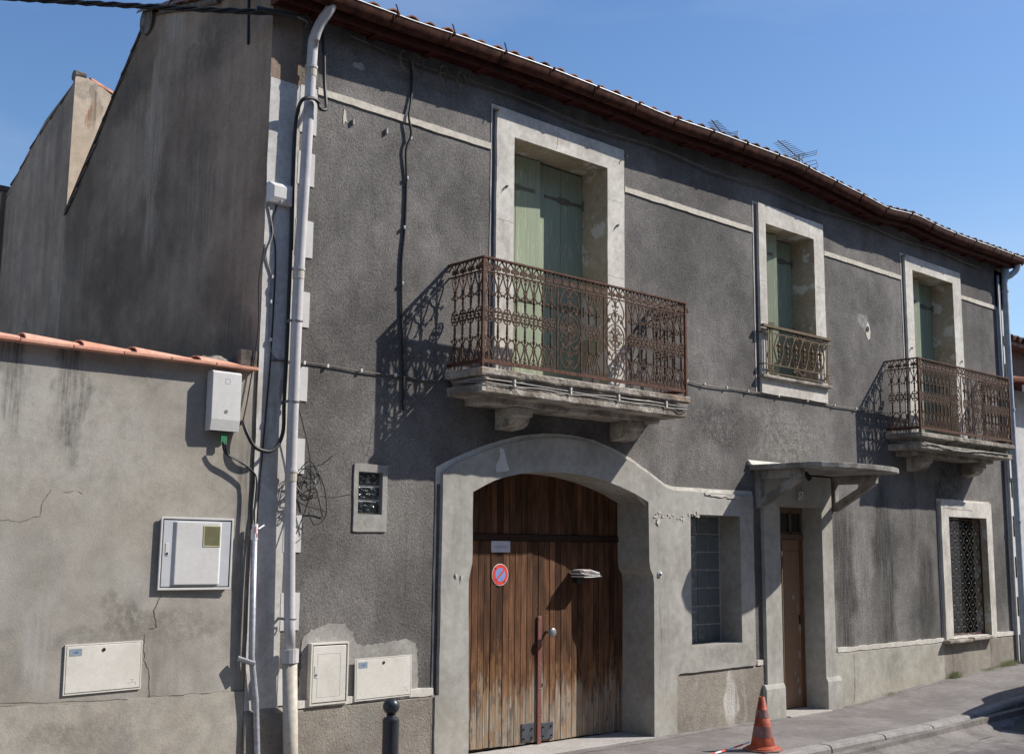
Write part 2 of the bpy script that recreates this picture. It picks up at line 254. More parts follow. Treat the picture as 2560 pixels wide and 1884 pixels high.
M['paper'] = simple('newsprint', (.72, .70, .68), .7); M['paper_red'] = simple('red_print', (.5, .08, .05), .6)
M['cone'] = simple('faded_cone_orange', (.34, .055, .032), .6, 0, .3, 9, .001, .3, c2=(.52, .11, .045)); M['cone_grey'] = simple('dirty_reflective_band', (.24, .085, .075), .6, 0, .3, 14, c2=(.3, .17, .15))
M['bollard'] = simple('graphite_bollard_paint', (.035, .038, .046), .38, .2, .2, 25, 0, .5)
M['green'] = simple('green_tag', (.02, .18, .07), .5)
M['asphalt'] = plaster('pinkish_grey_asphalt', (.185, .168, .162), (.245, .225, .217), 1.6, .24, (110, 1., .005), fine=120, contrast=(.4, .6))
M['dust'] = plaster('pale_street_dust', (.16, .146, .138), (.27, .25, .235), 3, .25, (120, 1, .005), fine=130)
M['asphalt_dark'] = plaster('repair_asphalt', (.165, .15, .145), (.205, .19, .183), 2, .2, (140, .9, .004), fine=150)
M['road'] = plaster('road_asphalt', (.145, .132, .128), (.25, .235, .225), 1.1, .3, (100, 1, .008), fine=110, contrast=(.45, .55))
M['concrete'] = plaster('kerb_concrete', (.25, .235, .225), (.33, .312, .30), 3, .12, (90, .6, .004))
M['canopy'] = plaster('dark_canopy_concrete', (.17, .16, .145), (.32, .305, .28), 4, .12, (50, .7, .006), contrast=(.42, .58), streak=.3, streak_col=(.08, .075, .07))  # darker mottled concrete with dark streaks, for slab and brackets
M['threshold'] = plaster('pale_threshold', (.36, .34, .32), (.43, .41, .39), 3, .1, (80, .4, .003))
M['neigh_white'] = plaster('neighbour_white_render', (.55, .53, .53), (.62, .6, .6), 1, .05, (40, .3, .003)); M['neigh_brown'] = plaster('neighbour_brown_render', (.16, .12, .1), (.2, .16, .14), 1, .1, (40, .3, .004))
M['grass'] = simple('dry_grass', (.10, .17, .045), .8, 0, .3, 20, c2=(.25, .24, .10), rnd=.1)
M['alu'] = simple('antenna_aluminium', (.22, .22, .23), .45, .6, .15)
M['car_paint'] = simple('dark_car_paint', (.02, .014, .016), .25, .3, .1); M['tyre'] = simple('tyre_rubber', (.02, .02, .02), .8)
M['soil'] = plaster('bare_ground', (.2, .18, .14), (.27, .24, .19), .4, .15, (30, .6, .01))

# ------------------------------------------------------------------ mesh helpers
def link(name, me, mat=None, parent=None, smooth=False):
    o = bpy.data.objects.new(name, me); COL.objects.link(o)
    if mat: me.materials.append(M[mat])
    if parent: o.parent = parent
    if smooth:
        for p in me.polygons: p.use_smooth = True
    return o
def tag(o, label=None, cat=None, group=None, kind=None):
    if label: o['label'] = label
    if cat: o['category'] = cat
    if group: o['group'] = group
    if kind: o['kind'] = kind
    return o
def empty(name, loc, label, cat, group=None):
    o = bpy.data.objects.new(name, None); COL.objects.link(o); o.location = loc; o.empty_display_size = .1
    return tag(o, label, cat, group)
class MB:
    def __init__(s): s.v = []; s.f = []
    def box(s, x0, x1, y0, y1, z0, z1):
        n = len(s.v); s.v += [(x, y, z) for z in (z0, z1) for y in (y0, y1) for x in (x0, x1)]
        s.f += [tuple(n+i for i in q) for q in ((0, 2, 3, 1), (4, 5, 7, 6), (0, 1, 5, 4), (2, 6, 7, 3), (0, 4, 6, 2), (1, 3, 7, 5))]; return s
    def tube(s, pts, r, n=6, cap=True, closed=False):
        P = [Vector(p) for p in pts]; k0 = len(s.v); m = len(P); rs = r if isinstance(r, (list, tuple)) else [r]*m
        up = None
        for i, p in enumerate(P):
            if closed: t = (P[(i+1) % m]-P[i-1]).normalized()
            else: t = (P[min(i+1, m-1)]-P[max(i-1, 0)]).normalized()
            if up is None:
                up = Vector((0, 1, 0)) if abs(t.y) < .9 else Vector((1, 0, 0))
            a = t.cross(up).normalized(); b2 = a.cross(t).normalized(); up = b2
            for j in range(n):
                w = 2*pi*j/n + pi/n; s.v.append(tuple(p + (a*cos(w)+b2*sin(w))*rs[i]))
        for i in range(m if closed else m-1):
            q = (i+1) % m
            for j in range(n): s.f.append((k0+i*n+j, k0+i*n+(j+1) % n, k0+q*n+(j+1) % n, k0+q*n+j))
        if cap and not closed:
            s.f.append(tuple(k0+j for j in range(n))[::-1]); s.f.append(tuple(k0+(m-1)*n+j for j in range(n)))
        return s
    def lathe(s, prof, c=(0, 0), n=16, z0=0, cap=True):
        k0 = len(s.v)
        for (r, z) in prof:
            for j in range(n): s.v.append((c[0]+r*cos(2*pi*j/n), c[1]+r*sin(2*pi*j/n), z0+z))
        for i in range(len(prof)-1):
            for j in range(n): s.f.append((k0+i*n+j, k0+i*n+(j+1) % n, k0+(i+1)*n+(j+1) % n, k0+(i+1)*n+j))
        if cap:
            s.f.append(tuple(k0+j for j in range(n))[::-1]); s.f.append(tuple(k0+(len(prof)-1)*n+j for j in range(n)))
        return s
    def prism(s, poly, a0, a1, axis='y'):
        """poly of 2D points swept from a0 to a1 along axis ('y': poly=(x,z); 'x': poly=(y,z); 'z': poly=(x,y))"""
        n = len(poly); k0 = len(s.v)
        def P(p, a): return {'y': (p[0], a, p[1]), 'x': (a, p[0], p[1]), 'z': (p[0], p[1], a)}[axis]
        s.v += [P(p, a0) for p in poly] + [P(p, a1) for p in poly]
        tris = tessellate_polygon([[Vector((p[0], p[1], 0)) for p in poly]])
        for t in tris: s.f.append(tuple(k0+i for i in t)); s.f.append(tuple(k0+n+i for i in reversed(t)))
        for i in range(n): s.f.append((k0+i, k0+(i+1) % n, k0+n+(i+1) % n, k0+n+i))
        return s
    def plate(s, outer, holes, y0, y1, outer_side=True, hole_side=True, front=True):
        loops = [outer]+list(holes); flat = [p for l in loops for p in l]; k0 = len(s.v)
        if front:
            s.v += [(p[0], y0, p[1]) for p in flat]
            for t in tessellate_polygon([[Vector((p[0], p[1], 0)) for p in l] for l in loops]): s.f.append(tuple(k0+i for i in t))
        for li, l in enumerate(loops):
            if (li == 0 and not outer_side) or (li > 0 and not hole_side): continue
            k = len(s.v); n = len(l); s.v += [(p[0], y0, p[1]) for p in l]+[(p[0], y1, p[1]) for p in l]
            for i in range(n): s.f.append((k+i, k+(i+1) % n, k+n+(i+1) % n, k+n+i))
        return s
    def build(s, name, mat=None, parent=None, smooth=False, bevel=0, loc=None):
        me = bpy.data.meshes.new(name); me.from_pydata(s.v, [], s.f); me.update()
        bm = bmesh.new(); bm.from_mesh(me); bmesh.ops.remove_doubles(bm, verts=bm.verts, dist=1e-5); bmesh.ops.recalc_face_normals(bm, faces=bm.faces); bm.to_mesh(me); bm.free()
        o = link(name, me, mat, parent, smooth)
        if bevel:
            b = o.modifiers.new('bevel', 'BEVEL'); b.width = bevel; b.segments = 2; b.limit_method = 'ANGLE'; b.angle_limit = radians(40)
        if loc: o.location = loc
        return o
def rect(x0, x1, z0, z1): return [(x0, z0), (x1, z0), (x1, z1), (x0, z1)]
def wob(poly, amp=.004, step=.09, seed=0, fine=1.):
    out = []; n = len(poly)
    for i in range(n):
        a = Vector(poly[i]); b = Vector(poly[(i+1) % n]); L = (b-a).length; k = max(1, int(L/step))
        d = (b-a)/max(L, 1e-6); nn = Vector((-d.y, d.x))
        for j in range(k):
            p = a+(b-a)*j/k; q = amp*(mnoise.noise(Vector((p.x*5*fine+seed, p.y*5*fine, seed*3.1)))+.6*mnoise.noise(Vector((p.x*23+seed, p.y*23, seed))))*(1.6)
            if j: p = p+nn*q
            out.append((p.x, p.y))
    return out
def lerp(a, b, t): return a+(b-a)*t
def interp(K, x):
    if x <= K[0][0]: return K[0][1]
    for (x0, z0), (x1, z1) in zip(K, K[1:]):
        if x <= x1:
            t = (x-x0)/(x1-x0); return lerp(z0, z1, t*t*(3-2*t)*.5+t*.5)
    return K[-1][1]
def dup(o, loc=None, parent=None, **rot):
    c = o.copy(); COL.objects.link(c)
    if parent: c.parent = parent
    if loc is not None: c.location = loc
    return c
def smoothpath(pts, k=6):
    P = [Vector(p) for p in pts]; out = []
    for i in range(len(P)-1):
        p0 = P[max(i-1, 0)]; p1 = P[i]; p2 = P[i+1]; p3 = P[min(i+2, len(P)-1)]
        for j in range(k):
            t = j/k; out.append(.5*((2*p1)+(p2-p0)*t+(2*p0-5*p1+4*p2-p3)*t*t+(3*p1-p0-3*p2+p3)*t**3))
    out.append(P[-1]); return out

# ------------------------------------------------------------------ the ground
def gz(x): return interp([(-60, -3.2), (-3, -.12), (0, -.04), (3, 0), (8, 0), (10.5, .15), (12.8, .23), (20, .5), (60, 2.0), (400, 18)], x)
def strip(name, xs, ys, dz, mat, kind='structure'):
    b = MB(); n = len(ys)
    for x in xs:
        for y in ys: b.v.append((x, y, gz(x)+dz))
    for i in range(len(xs)-1):
        for j in range(n-1): b.f.append((i*n+j, (i+1)*n+j, (i+1)*n+j+1, i*n+j+1))
    return tag(b.build(name, mat), kind=kind)
XS = [-400, -60, -30, -15, -8, -5] + [-3+i*.5 for i in range(50)] + [24, 30, 45, 60, 120, 400]
def road():
    b = MB(); ys = [-400, -60, -30, -10.0, -6, -3, -1.43]; n = len(ys)
    for x in XS:
        for y in ys: b.v.append((x, y, gz(x)-.12))
    for i in range(len(XS)-1):
        for j in range(n-1): b.f.append((i*n+j, (i+1)*n+j, (i+1)*n+j+1, i*n+j+1))
    tag(b.build('road', 'road'), kind='structure')
road()
strip('sidewalk', XS, [-1.302, -.7, -.35, .02], 0, 'asphalt')
tag(MB().box(-400, 400, .3, 600, -6, -.35).build('back_ground', 'soil'), kind='structure')
# kerb: a row of one-metre stones
kerb = tag(MB().box(-5.4, 24.6, -1.44, -1.32, -1.2, -.2).build('kerb', 'concrete'), kind='structure')
kprof = [(-1.45, -.25), (-1.45, -.03), (-1.435, -.006), (-1.41, .003), (-1.305, .003), (-1.305, -.25)]
ks = MB().prism(kprof, .006, .984, 'x')
k0 = ks.build('kerb_stone', 'concrete', kerb, bevel=.004)
for i in range(-6, 24):
    x = i+.61-.04 if i != -6 else -5.43
    o = k0 if i == -6 else dup(k0)
    o.location = (x, 0, gz(x)); o.rotation_euler = (0, -math.atan2(gz(x+1)-gz(x), 1.), 0)
def ground_patch(name, poly, dz, mat, label=None, kind='stuff'):
    b = MB(); P = wob(poly, .03, .08, 5); b.v = [(x, y, gz(x)+dz) for x, y in P]
    b.f = [tuple(t) for t in tessellate_polygon([[Vector((x, y, 0)) for x, y in P]])]
    return tag(b.build(name, mat), label, kind=kind)
ground_patch('gutter_dust', [(1, -1.452), (14, -1.452), (14, -1.62), (11.5, -1.7), (9.5, -1.62), (8, -1.85), (6.8, -2.05), (5.5, -1.95), (4.2, -2.1), (3, -1.9), (1, -1.8)], -.116, 'dust', 'pale dust gathered in the gutter along the kerb')
ground_patch('pavement_dirt', [(2, -.03), (6.4, -.07), (6.5, -.17), (5.2, -.14), (4.0, -.22), (2, -.16)], .003, 'dust', 'dirt along the foot of the wall before the gate')
ground_patch('pavement_dirt', [(8.05, -.03), (12.7, -.03), (12.7, -.12), (11.2, -.09), (10.2, -.15), (9.2, -.1), (8.1, -.16)], .003, 'dust', 'dirt along the foot of the wall right of the door')
# thresholds
tag(MB().box(2.18, 4.59, -.06, .47, -.1, .006).build('gate_threshold', 'threshold', bevel=.004), kind='structure')
tag(MB().box(6.84, 7.69, -.13, .5, -.1, .012).build('door_step', 'threshold', bevel=.004), kind='structure')

# ------------------------------------------------------------------ main house
house = empty('stone_house', (6.5, 0, 0), 'long two-storey grey roughcast house with balconies, green shutters and arched wooden gate', 'house')
HI = Matrix.Translation((-6.5, 0, 0))
def hp(o): o.parent = house; o.matrix_parent_inverse = HI; return o
LIP = [(-.4, 6.30), (0, 6.31), (.57, 6.32), (1.12, 6.33), (1.9, 6.37), (2.85, 6.40), (4.1, 6.40), (4.5, 6.39), (5.6, 6.43), (7.02, 6.46), (7.49, 6.43), (8.41, 6.38), (9.06, 6.33), (9.85, 6.39), (10.6, 6.35), (11.3, 6.35), (12.34, 6.37), (13.3, 6.38)]
def lip(x): return interp(LIP, x)
W1 = (2.635, 3.94, 3.375, 5.745); W2 = (6.71, 7.73, 3.88, 5.715); W3 = (10.18, 11.35, 3.375, 5.745)
arch_open = [(2.167, -.2), (2.150, .8), (2.137, 1.40), (2.137, 1.578), (2.155, 1.65), (2.175, 1.72), (2.172, 2.345), (2.3, 2.405), (2.438, 2.463), (2.6, 2.505), (2.75, 2.535), (2.9, 2.555), (3.069, 2.568), (3.25, 2.574), (3.4, 2.572), (3.58, 2.562),
    (3.755, 2.541), (3.93, 2.512), (4.1, 2.475), (4.32, 2.415), (4.535, 2.334), (4.543, 1.72), (4.56, 1.65), (4.60, 1.595), (4.612, 1.5), (4.605, .8), (4.60, -.2)]
BW = (5.21, 6.08, .855, 2.228); SW = (.963, 1.207, 2.12, 2.467); GW = (10.89, 12.03, .68, 2.342); DR = (6.83, 7.70, -.2, 2.37)
def grow(r, g): return rect(r[0]-g, r[1]+g, r[2]-g, r[3]+g)
wall_outer = [(0, -.4)] + [(13.08, -.4)] + [(x, lip(x)-.10) for x in [13.08-i*.5 for i in range(27)] if x > 0] + [(0, lip(0)-.10)]
gate_hole = [(2.0, -.35), (4.75, -.35), (4.75, 2.2), (4.2, 2.55), (3.4, 2.68), (2.6, 2.62), (2.0, 2.4)]
door_hole = rect(6.75, 7.78, -.35, 2.45)
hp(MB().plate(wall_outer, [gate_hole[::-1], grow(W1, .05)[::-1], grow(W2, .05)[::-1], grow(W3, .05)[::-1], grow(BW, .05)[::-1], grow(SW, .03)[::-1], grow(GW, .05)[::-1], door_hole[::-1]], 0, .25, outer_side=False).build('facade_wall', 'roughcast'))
# interior mass behind the openings, closed and dark
hp(MB().box(.3, 12.8, .62, 4.1, -.3, 5.2).build('interior_core', 'interior'))
# gable wall, one solid slab 0..0.3 thick
gab = [(0, -.4), (0, 6.24), (-.05, 6.33), (.5, 6.46), (1.46, 6.70), (2.1, 6.885), (2.42, 6.97), (2.49, 6.90), (2.72, 6.70), (3.2, 6.29), (3.59, 5.89), (4.17, 5.375), (4.17, -.4)]
hp(MB().prism(wob(gab[:2]+gab[2:], .006, .3, 3)[0:], -.001, .28, 'x').build('gable_wall', 'gable'))
hp(MB().prism([(.0, -.4), (0, 6.2), (2.4, 6.85), (4.17, 5.3), (4.17, -.4)], 12.8, 13.08, 'x').build('gable_wall', 'roughcast'))
hp(MB().box(.28, 12.8, 3.95, 4.16, -.4, 5.3).build('rear_wall', 'gable2'))
# corner strip and quoins
hp(MB().plate(wob(rect(.002, .285, .62, 5.585), .003, .12, 9), [], -.006, .004).build('corner_strip', 'corner_render'))
qz = [(5.20, 5.60), (4.761, 5.038), (4.165, 4.467), (3.591, 3.879), (2.996, 3.271), (2.42, 2.697), (1.809, 2.111), (1.215, 1.50), (.66, .93)]
for i, (a, b_) in enumerate(qz):
    hp(MB().plate(wob(rect(.28, .445+random.uniform(-.008, .008), a, b_), .003, .08, i), [], -.009, .004).build('quoin', 'quoin'))
hp(MB().plate(rect(12.80, 12.98, .25, 5.6), [], -.006, .004).build('corner_strip', 'corner_render'))
for i, (a, b_) in enumerate(qz):
    hp(MB().plate(wob(rect(12.93, 13.078, a-.02, b_-.02), .003, .08, i+20), [], -.009, .004).build('quoin', 'quoin'))
# string course
for i, (a, b_) in enumerate([(.445, 2.36), (4.235, 6.475), (8.0, 9.905), (11.65, 12.80)]):
    hp(MB().plate(wob(rect(a, b_, 5.56, 5.62), .004, .07, i+40), [], -.014, .004).build('string_course', 'band'))
# plinths with a sloping top
def plinth(x0, x1, zt, zb, mat, d=.03, seed=0):
    b = MB(); n = max(2, int((x1-x0)/.15))
    for i in range(n+1):
        x = lerp(x0, x1, i/n); w = .008*mnoise.noise(Vector((x*3, seed, 0)))
        for (y, z) in ((.02, zb), (-d, zb), (-d, zt-.035+w), (-.008, zt+w*1.5), (.02, zt+w*1.5)): b.v.append((x, y, z))
    for i in range(n):
        for j in range(4): b.f.append((i*5+j, (i+1)*5+j, (i+1)*5+j+1, i*5+j+1))
    b.f.append((0, 1, 2, 3, 4)); b.f.append(tuple(n*5+j for j in (4, 3, 2, 1, 0)))
    return hp(b.build('plinth', mat))
plinth(.002, 1.80, .645, -.3, 'plinth', .03, 1); plinth(4.93, 6.52, .60, -.3, 'plinth', .024, 2); plinth(7.9, 10.62, .665, -.3, 'plinth_grey', .03, 3); plinth(10.62, 12.84, .655, -.3, 'plinth', .028, 4)
for (x0, x1, z) in ((8.0, 10.63, .645), (12.22, 12.8, .645), (1.5, 1.77, .63), (6.37, 6.47, .592), (.45, 1.5, .628)):
    hp(MB().plate(wob(rect(x0, x1, z, z+.055), .007, .06, x0), [], -.034, .0).build('plinth_top_highlight', 'white_trim'))  # white strip paints the light caught on the plinth's sloping top
# gate and glass-block window surround, one shaped cement casing
sur = [(1.784, -.3), (1.784, .615), (1.825, .625), (1.828, 2.50), (2.0, 2.60), (2.18, 2.67), (2.36, 2.735), (2.54, 2.79), (2.8, 2.85), (3.07, 2.888), (3.25, 2.90), (3.45, 2.90), (3.755, 2.875), (4.0, 2.82), (4.294, 2.73), (4.55, 2.62), (4.70, 2.55), (4.827, 2.49), (4.95, 2.468),
    (5.32, 2.468), (6.33, 2.468), (6.33, .60), (5.0, .59), (4.962, .55), (4.955, -.3)]
aopen = wob(arch_open, .0025, .12, 5)
hp(MB().plate(wob(sur, .004, .1, 11), [aopen[::-1], rect(*BW)[::-1]], -.042, .01, hole_side=False).build('gate_surround', 'cement'))
hp(MB().plate(aopen, [], -.042, .44, front=False).build('gate_reveal', 'reveal_grey'))
hp(MB().plate(rect(*BW), [], -.042, .26, front=False).build('window_reveal', 'reveal_grey'))
# thin pale edge of render left round the casing
ring = [(x-.05 if x < 1.9 else x, z+(.045 if z > 2.3 else 0)) for x, z in sur]
ring = [(1.772, .63)] + ring[3:20] + [(6.36, 2.515), (6.36, .62), (4.66, .62), (4.66, 2.2), (4.2, 2.53), (3.4, 2.63), (2.7, 2.57), (2.1, 2.40), (1.90, 2.40), (1.787, 2.40), (1.787, .63)]
hp(MB().plate(wob(ring, .004, .08, 13), [grow(BW, .02)[::-1]], -.007, .003).build('casing_edge', 'white_trim'))
# chips of lost paint showing white
def chip(cx, cz, w, h, y, mat='white_trim', seed=0, n=11, name='paint_chip'):
    rr = random.Random(seed); pts = []
    for i in range(n):
        a = 2*pi*i/n; r = rr.uniform(.3, 1.1); pts.append((cx+w*r*cos(a), cz+h*r*sin(a)))
    return hp(MB().plate(pts, [], y, y+.004).build(name, mat))
hp(MB().plate([(2.475, 2.745), (2.50, 2.755), (2.53, 2.75), (2.545, 2.70), (2.565, 2.64), (2.60, 2.56), (2.56, 2.545), (2.44, 2.535), (2.435, 2.58), (2.45, 2.62), (2.475, 2.65), (2.49, 2.70)], [], -.0455, -.04).build('paint_chip', 'quoin'))
rr = random.Random(4)
for i in range(26):
    chip(4.62+rr.random()*.75, 2.20+rr.gauss(0, .022), rr.uniform(.006, .03), rr.uniform(.006, .022), -.0455-.0002*i, 'white_trim', i)
for (a, b_, c, d) in ((4.68, 2.14, .035, .05), (5.65, 2.44, .2, .018), (5.95, 2.43, .16, .025), (5.5, 2.45, .06, .03), (1.99, 1.62, .02, .03), (2.05, 1.6, .012, .045)):
    chip(a, b_, c, d, -.052, 'white_trim', int(a*100))
# window surrounds
def surround(r, outer, strip_r, name='window_surround', depth=.38, sill=None, mat='white_trim', seed=1, y=-.034, rmat='reveal'):
    op = wob(rect(*r), .0025, .12, seed)
    o = hp(MB().plate(wob(rect(*outer), .0035, .1, seed+1), [op[::-1]], y, .01, hole_side=False).build(name, mat))
    hp(MB().plate(op, [], y, depth, front=False).build('window_reveal', rmat))
    if strip_r: hp(MB().plate(wob(rect(*strip_r), .002, .08, seed+2), [rect(strip_r[0]+.015, outer[1]-.02, strip_r[2]+.004, outer[3]-.02)[::-1]], -.006, .003).build('render_edge', mat))
    return o
surround(W1, (2.412, 4.195, 3.37, 5.995), (2.362, 4.225, 3.37, 6.015), seed=1)
surround(W2, (6.565, 7.95, 3.665, 5.945), (6.487, 7.985, 3.645, 5.955), seed=5, depth=.36)
surround(W3, (9.985, 11.60, 3.37, 5.93), (9.915, 11.64, 3.37, 5.95), seed=9, depth=.36)
surround((10.89, 12.03, .68, 2.342), (10.68, 12.20, .672, 2.56), (10.645, 12.235, .66, 2.585), seed=13, depth=.22, y=-.045)
sp = hp(MB().plate(wob(rect(.922, 1.256, 1.98, 2.53), .006, .06, 17), [rect(*SW)[::-1]], -.012, .004, hole_side=False).build('window_surround', 'smoothpatch'))
hp(MB().plate(rect(*SW), [], -.012, .1, front=False).build('window_reveal', 'reveal_grey'))
hp(MB().box(6.53, 7.985, -.085, .0, 3.845, 3.8785).build('window_sill', 'stone', bevel=.006))
hp(MB().box(6.72, 7.72, -.03, .37, 3.84, 3.882).build('window_sill', 'stone', bevel=.004))
s_ = hp(MB().box(10.60, 11.285, -.13, .01, .625, .668).build('window_sill', 'stone', bevel=.012)); hp(MB().box(11.30, 12.02, -.13, .01, .638, .682).build('window_sill', 'stone', bevel=.012))
hp(MB().box(10.9, 12.02, -.02, .22, .66, .69).build('window_sill', 'white_trim'))

# shutters: planks, straps, hinges
def shutter(x0, x1, z0, z1, y, planks, hinge_side, parent=house, ang=0., straps=(.14, .62)):
    H = z1-z0
    fr = MB().box(0, x1-x0, .018, .04, 0, H).build('shutter', 'shutter')
    fr.parent = parent; fr.matrix_parent_inverse = HI
    if hinge_side < 0: fr.location = (x0, y, z0); fr.rotation_euler = (0, 0, ang)
    else: fr.location = (x0, y, z0)
    w = (x1-x0)/planks
    for i in range(planks):
        g = .003; MB().box(i*w+g, (i+1)*w-g, random.uniform(-.002, .003), .018, .0+random.uniform(0, .01), H-random.uniform(0, .006)).build('plank', 'shutter', fr, bevel=.002)
    for f in (straps[0], straps[1]):
        zc = H*(1-f); b = MB(); L = (x1-x0)*.88; a = (x1-x0)-L if hinge_side > 0 else 0
        b.plate([(a+.01, zc-.012), (a+L*.32, zc-.014), (a+L*.38, zc-.03), (a+L*.5, zc-.034), (a+L*.62, zc-.03), (a+L*.68, zc-.014), (a+L-.01, zc-.018), (a+L-.01, zc+.018), (a+L*.68, zc+.014), (a+L*.62, zc+.03), (a+L*.5, zc+.034), (a+L*.38, zc+.03), (a+L*.32, zc+.014), (a+.01, zc+.012)], [], -.009, -.001)
        b.build('strap_hinge', 'shutter_iron', fr)
        hx = x1-x0 if hinge_side > 0 else 0
        MB().tube([(hx, -.012, zc-.05), (hx, -.012, zc+.05)], .012, 8).build('hinge_pin', 'shutter_iron', fr)
    return fr
for (r, d, an) in ((W1, .325, -.07), (W2, .30, -.30), (W3, .30, -.22)):
    mid = (r[0]+r[1])/2
    npl = 2
    shutter(r[0]+.004, mid-.003, r[2]+.005, r[3]-.012, d, npl, -1, ang=an); shutter(mid+.003, r[1]-.004, r[2]+.005, r[3]-.012, d, npl, 1)
    hp(MB().box(r[0]-.03, r[1]+.03, .40, .42, r[2]-.02, r[3]+.02).build('shutter_backing', 'interior'))

# the gate
gate = hp(MB().box(2.1, 4.66, .405, .43, .02, 1.95).box(2.1, 4.66, .378, .43, 1.925, 1.985).box(2.1, 4.66, .405, .43, 1.98, 2.62).build('arched_gate', 'gate_dark'))
x = 2.155; i = 0
while x < 4.60:
    w = .0775
    if abs(x-3.375) < .04: x = 3.395
    top = 1.922; bot = .035-.012*(x-2.2)+random.uniform(0, .012)
    o = MB().box(x+.002, x+w-.0035, .39+random.uniform(-.003, .003), .406, bot, top).build('plank', 'gate_wood', gate, bevel=.0025)
    o2 = MB().box(x+.002, x+w-.003, .392+random.uniform(-.002, .002), .406, 1.99, 2.61).build('plank', 'gate_wood_up', gate, bevel=.002)
    x += w; i += 1
MB().box(3.378, 3.428, .372, .386, .0, 1.205).build('cover_strip', 'maroon', gate, bevel=.003)
sc0 = None
for z in (1.18, .98, .75, .52, .27, .06, -.0):
    if z < .02: continue
    b = MB().lathe([(.008, 0), (.006, .004), (.002, .006)], n=8).build('screw', 'steel', gate) if not sc0 else dup(sc0)
    sc0 = sc0 or b; b.rotation_euler = (radians(90), 0, 0); b.location = (3.403, .372, z)
for (a, c, zt) in ((3.18, 3.335, .215), (3.437, 3.595, .20)):
    k = MB().box(a, c, .378, .387, .045, zt).build('steel_plate', 'plate_steel', gate, bevel=.003)
    for bx in (a+.018, c-.03):
        for bz in (.075, .16): MB().tube([(bx, .378, bz), (bx, .366, bz)], .009, 8).build('bolt', 'black', k)
kn = MB().tube([(3.50, .386, 1.05), (3.50, .30, 1.05)], .016, 10).build('door_knob', 'steel', gate, smooth=True)
MB().tube([(3.50, .305, 1.05), (3.50, .29, 1.05), (3.50, .282, 1.05)], [.044, .046, .036], 18).build('knob_disc', 'steel', kn, smooth=True)
MB().tube([(3.455, .388, .555), (3.455, .365, .555)], .014, 8).build('key_lock', 'steel', gate)
hp(MB().tube([(4.7, -.04, 1.605), (4.7, -.052, 1.605)], .032, 20).build('doorbell_ring', 'plastic'))
hp(MB().tube([(4.7, -.05, 1.605), (4.7, -.06, 1.605), (4.7, -.066, 1.605)], [.021, .02, .008], 18).build('doorbell_button', 'steel', smooth=True))

# glass blocks
gb = hp(MB().box(BW[0]-.02, BW[1]+.02, .238, .27, BW[2]-.02, BW[3]+.02).build('glass_block_window', 'grout'))
bl = MB().box(-.094, .094, -.009, .01, -.091, .091).build('glass_block', 'glass_block', gb, bevel=.012)
for i in range(4):
    for j in range(7):
        o = bl if (i, j) == (0, 0) else dup(bl)
        o.location = (5.35+i*.2, .235, .948+j*.1955)
sb = hp(MB().box(SW[0]-.01, SW[1]+.01, .03, .06, SW[2]-.01, SW[3]+.01).build('glass_block_window', 'clip'))
bl = MB().box(-.110, .110, -.010, .01, -.048, .048).build('glass_block', 'glass_wavy', sb, bevel=.008)
for j in range(3):
    o = bl if j == 0 else dup(bl); o.location = ((SW[0]+SW[1])/2, .026, 2.178+j*.116)

# grilled window
gwf = hp(MB().box(10.88, 12.04, .17, .2, .66, 2.36).build('window_pane', 'glass_dark'))
gr = hp(MB().box(10.895, 12.025, .052, .068, .705, .725).box(10.895, 12.025, .052, .068, 2.30, 2.315).box(10.895, 10.91, .052, .068, .705, 2.315).box(12.01, 12.025, .052, .068, .705, 2.315).build('window_grille', 'rust_rail'))
nb = 12; px = 1.1/nb; rowh = .1
for k in range(nb+1):
    pts = []; s = 1 if k % 2 else -1; xc = 10.905+k*px
    for q in range(129):
        z = .715+q*(1.59/128); t = (z-.715)/(rowh*2)
        pts.append((min(12.02, max(10.9, xc+s*px*.48*cos(2*pi*t))), .06, z))
    MB().tube(pts, .0045, 4).build('wavy_bar', 'grille_iron', gr)
nst = MB().box(-.016, .016, -.012, .012, -.008, .008).build('clamp', 'steel', gr, bevel=.004)
q = 0
for k in range(nb):
    for j in range(16):
        if (k+j) % 2: continue
        o = nst if q == 0 else dup(nst); q += 1
        o.location = (10.905+(k+.5)*px, .058, .715+j*rowh); o.scale = (.75, .9, .8)

# door 57
hp(MB().plate([(6.52, .0), (6.83, -.3), (6.83, 2.37), (7.70, 2.37), (7.70, -.3), (7.93, -.3), (7.93, 2.74), (6.52, 2.74), (6.52, -.3)][0:0] or [(6.525, -.3), (6.83, -.3), (6.83, 2.37), (7.70, 2.37), (7.70, -.3), (7.93, -.3), (7.93, 2.735), (6.525, 2.735)], [], -.05, .01, outer_side=True).build('door_surround', 'cement'))
hp(MB().plate([(6.83, -.3), (7.70, -.3), (7.70, 2.37), (6.83, 2.37)], [], .0102, .33, front=False).build('door_reveal', 'cement'))
for (a, c) in ((6.465, 6.835), (7.695, 8.01)):
    b = MB(); z1 = .375
    b.prism([(-.075, -.3), (-.075, z1-.05), (-.052, z1), (.0, z1), (0, -.3)], a, c, 'x'); hp(b.build('pilaster_base', 'cement', bevel=.006))
dfr = hp(MB().box(6.80, 7.74, .30, .33, 2.325, 2.38).box(6.80, 7.74, .285, .33, 1.99, 2.05).box(6.80, 6.87, .30, .33, 0, 2.35).box(7.675, 7.74, .30, .33, 0, 2.35).build('door_frame', 'grey_wood', bevel=.004))
MB().box(6.86, 7.68, .325, .335, 2.04, 2.33).build('transom_pane', 'glass_dark', dfr)
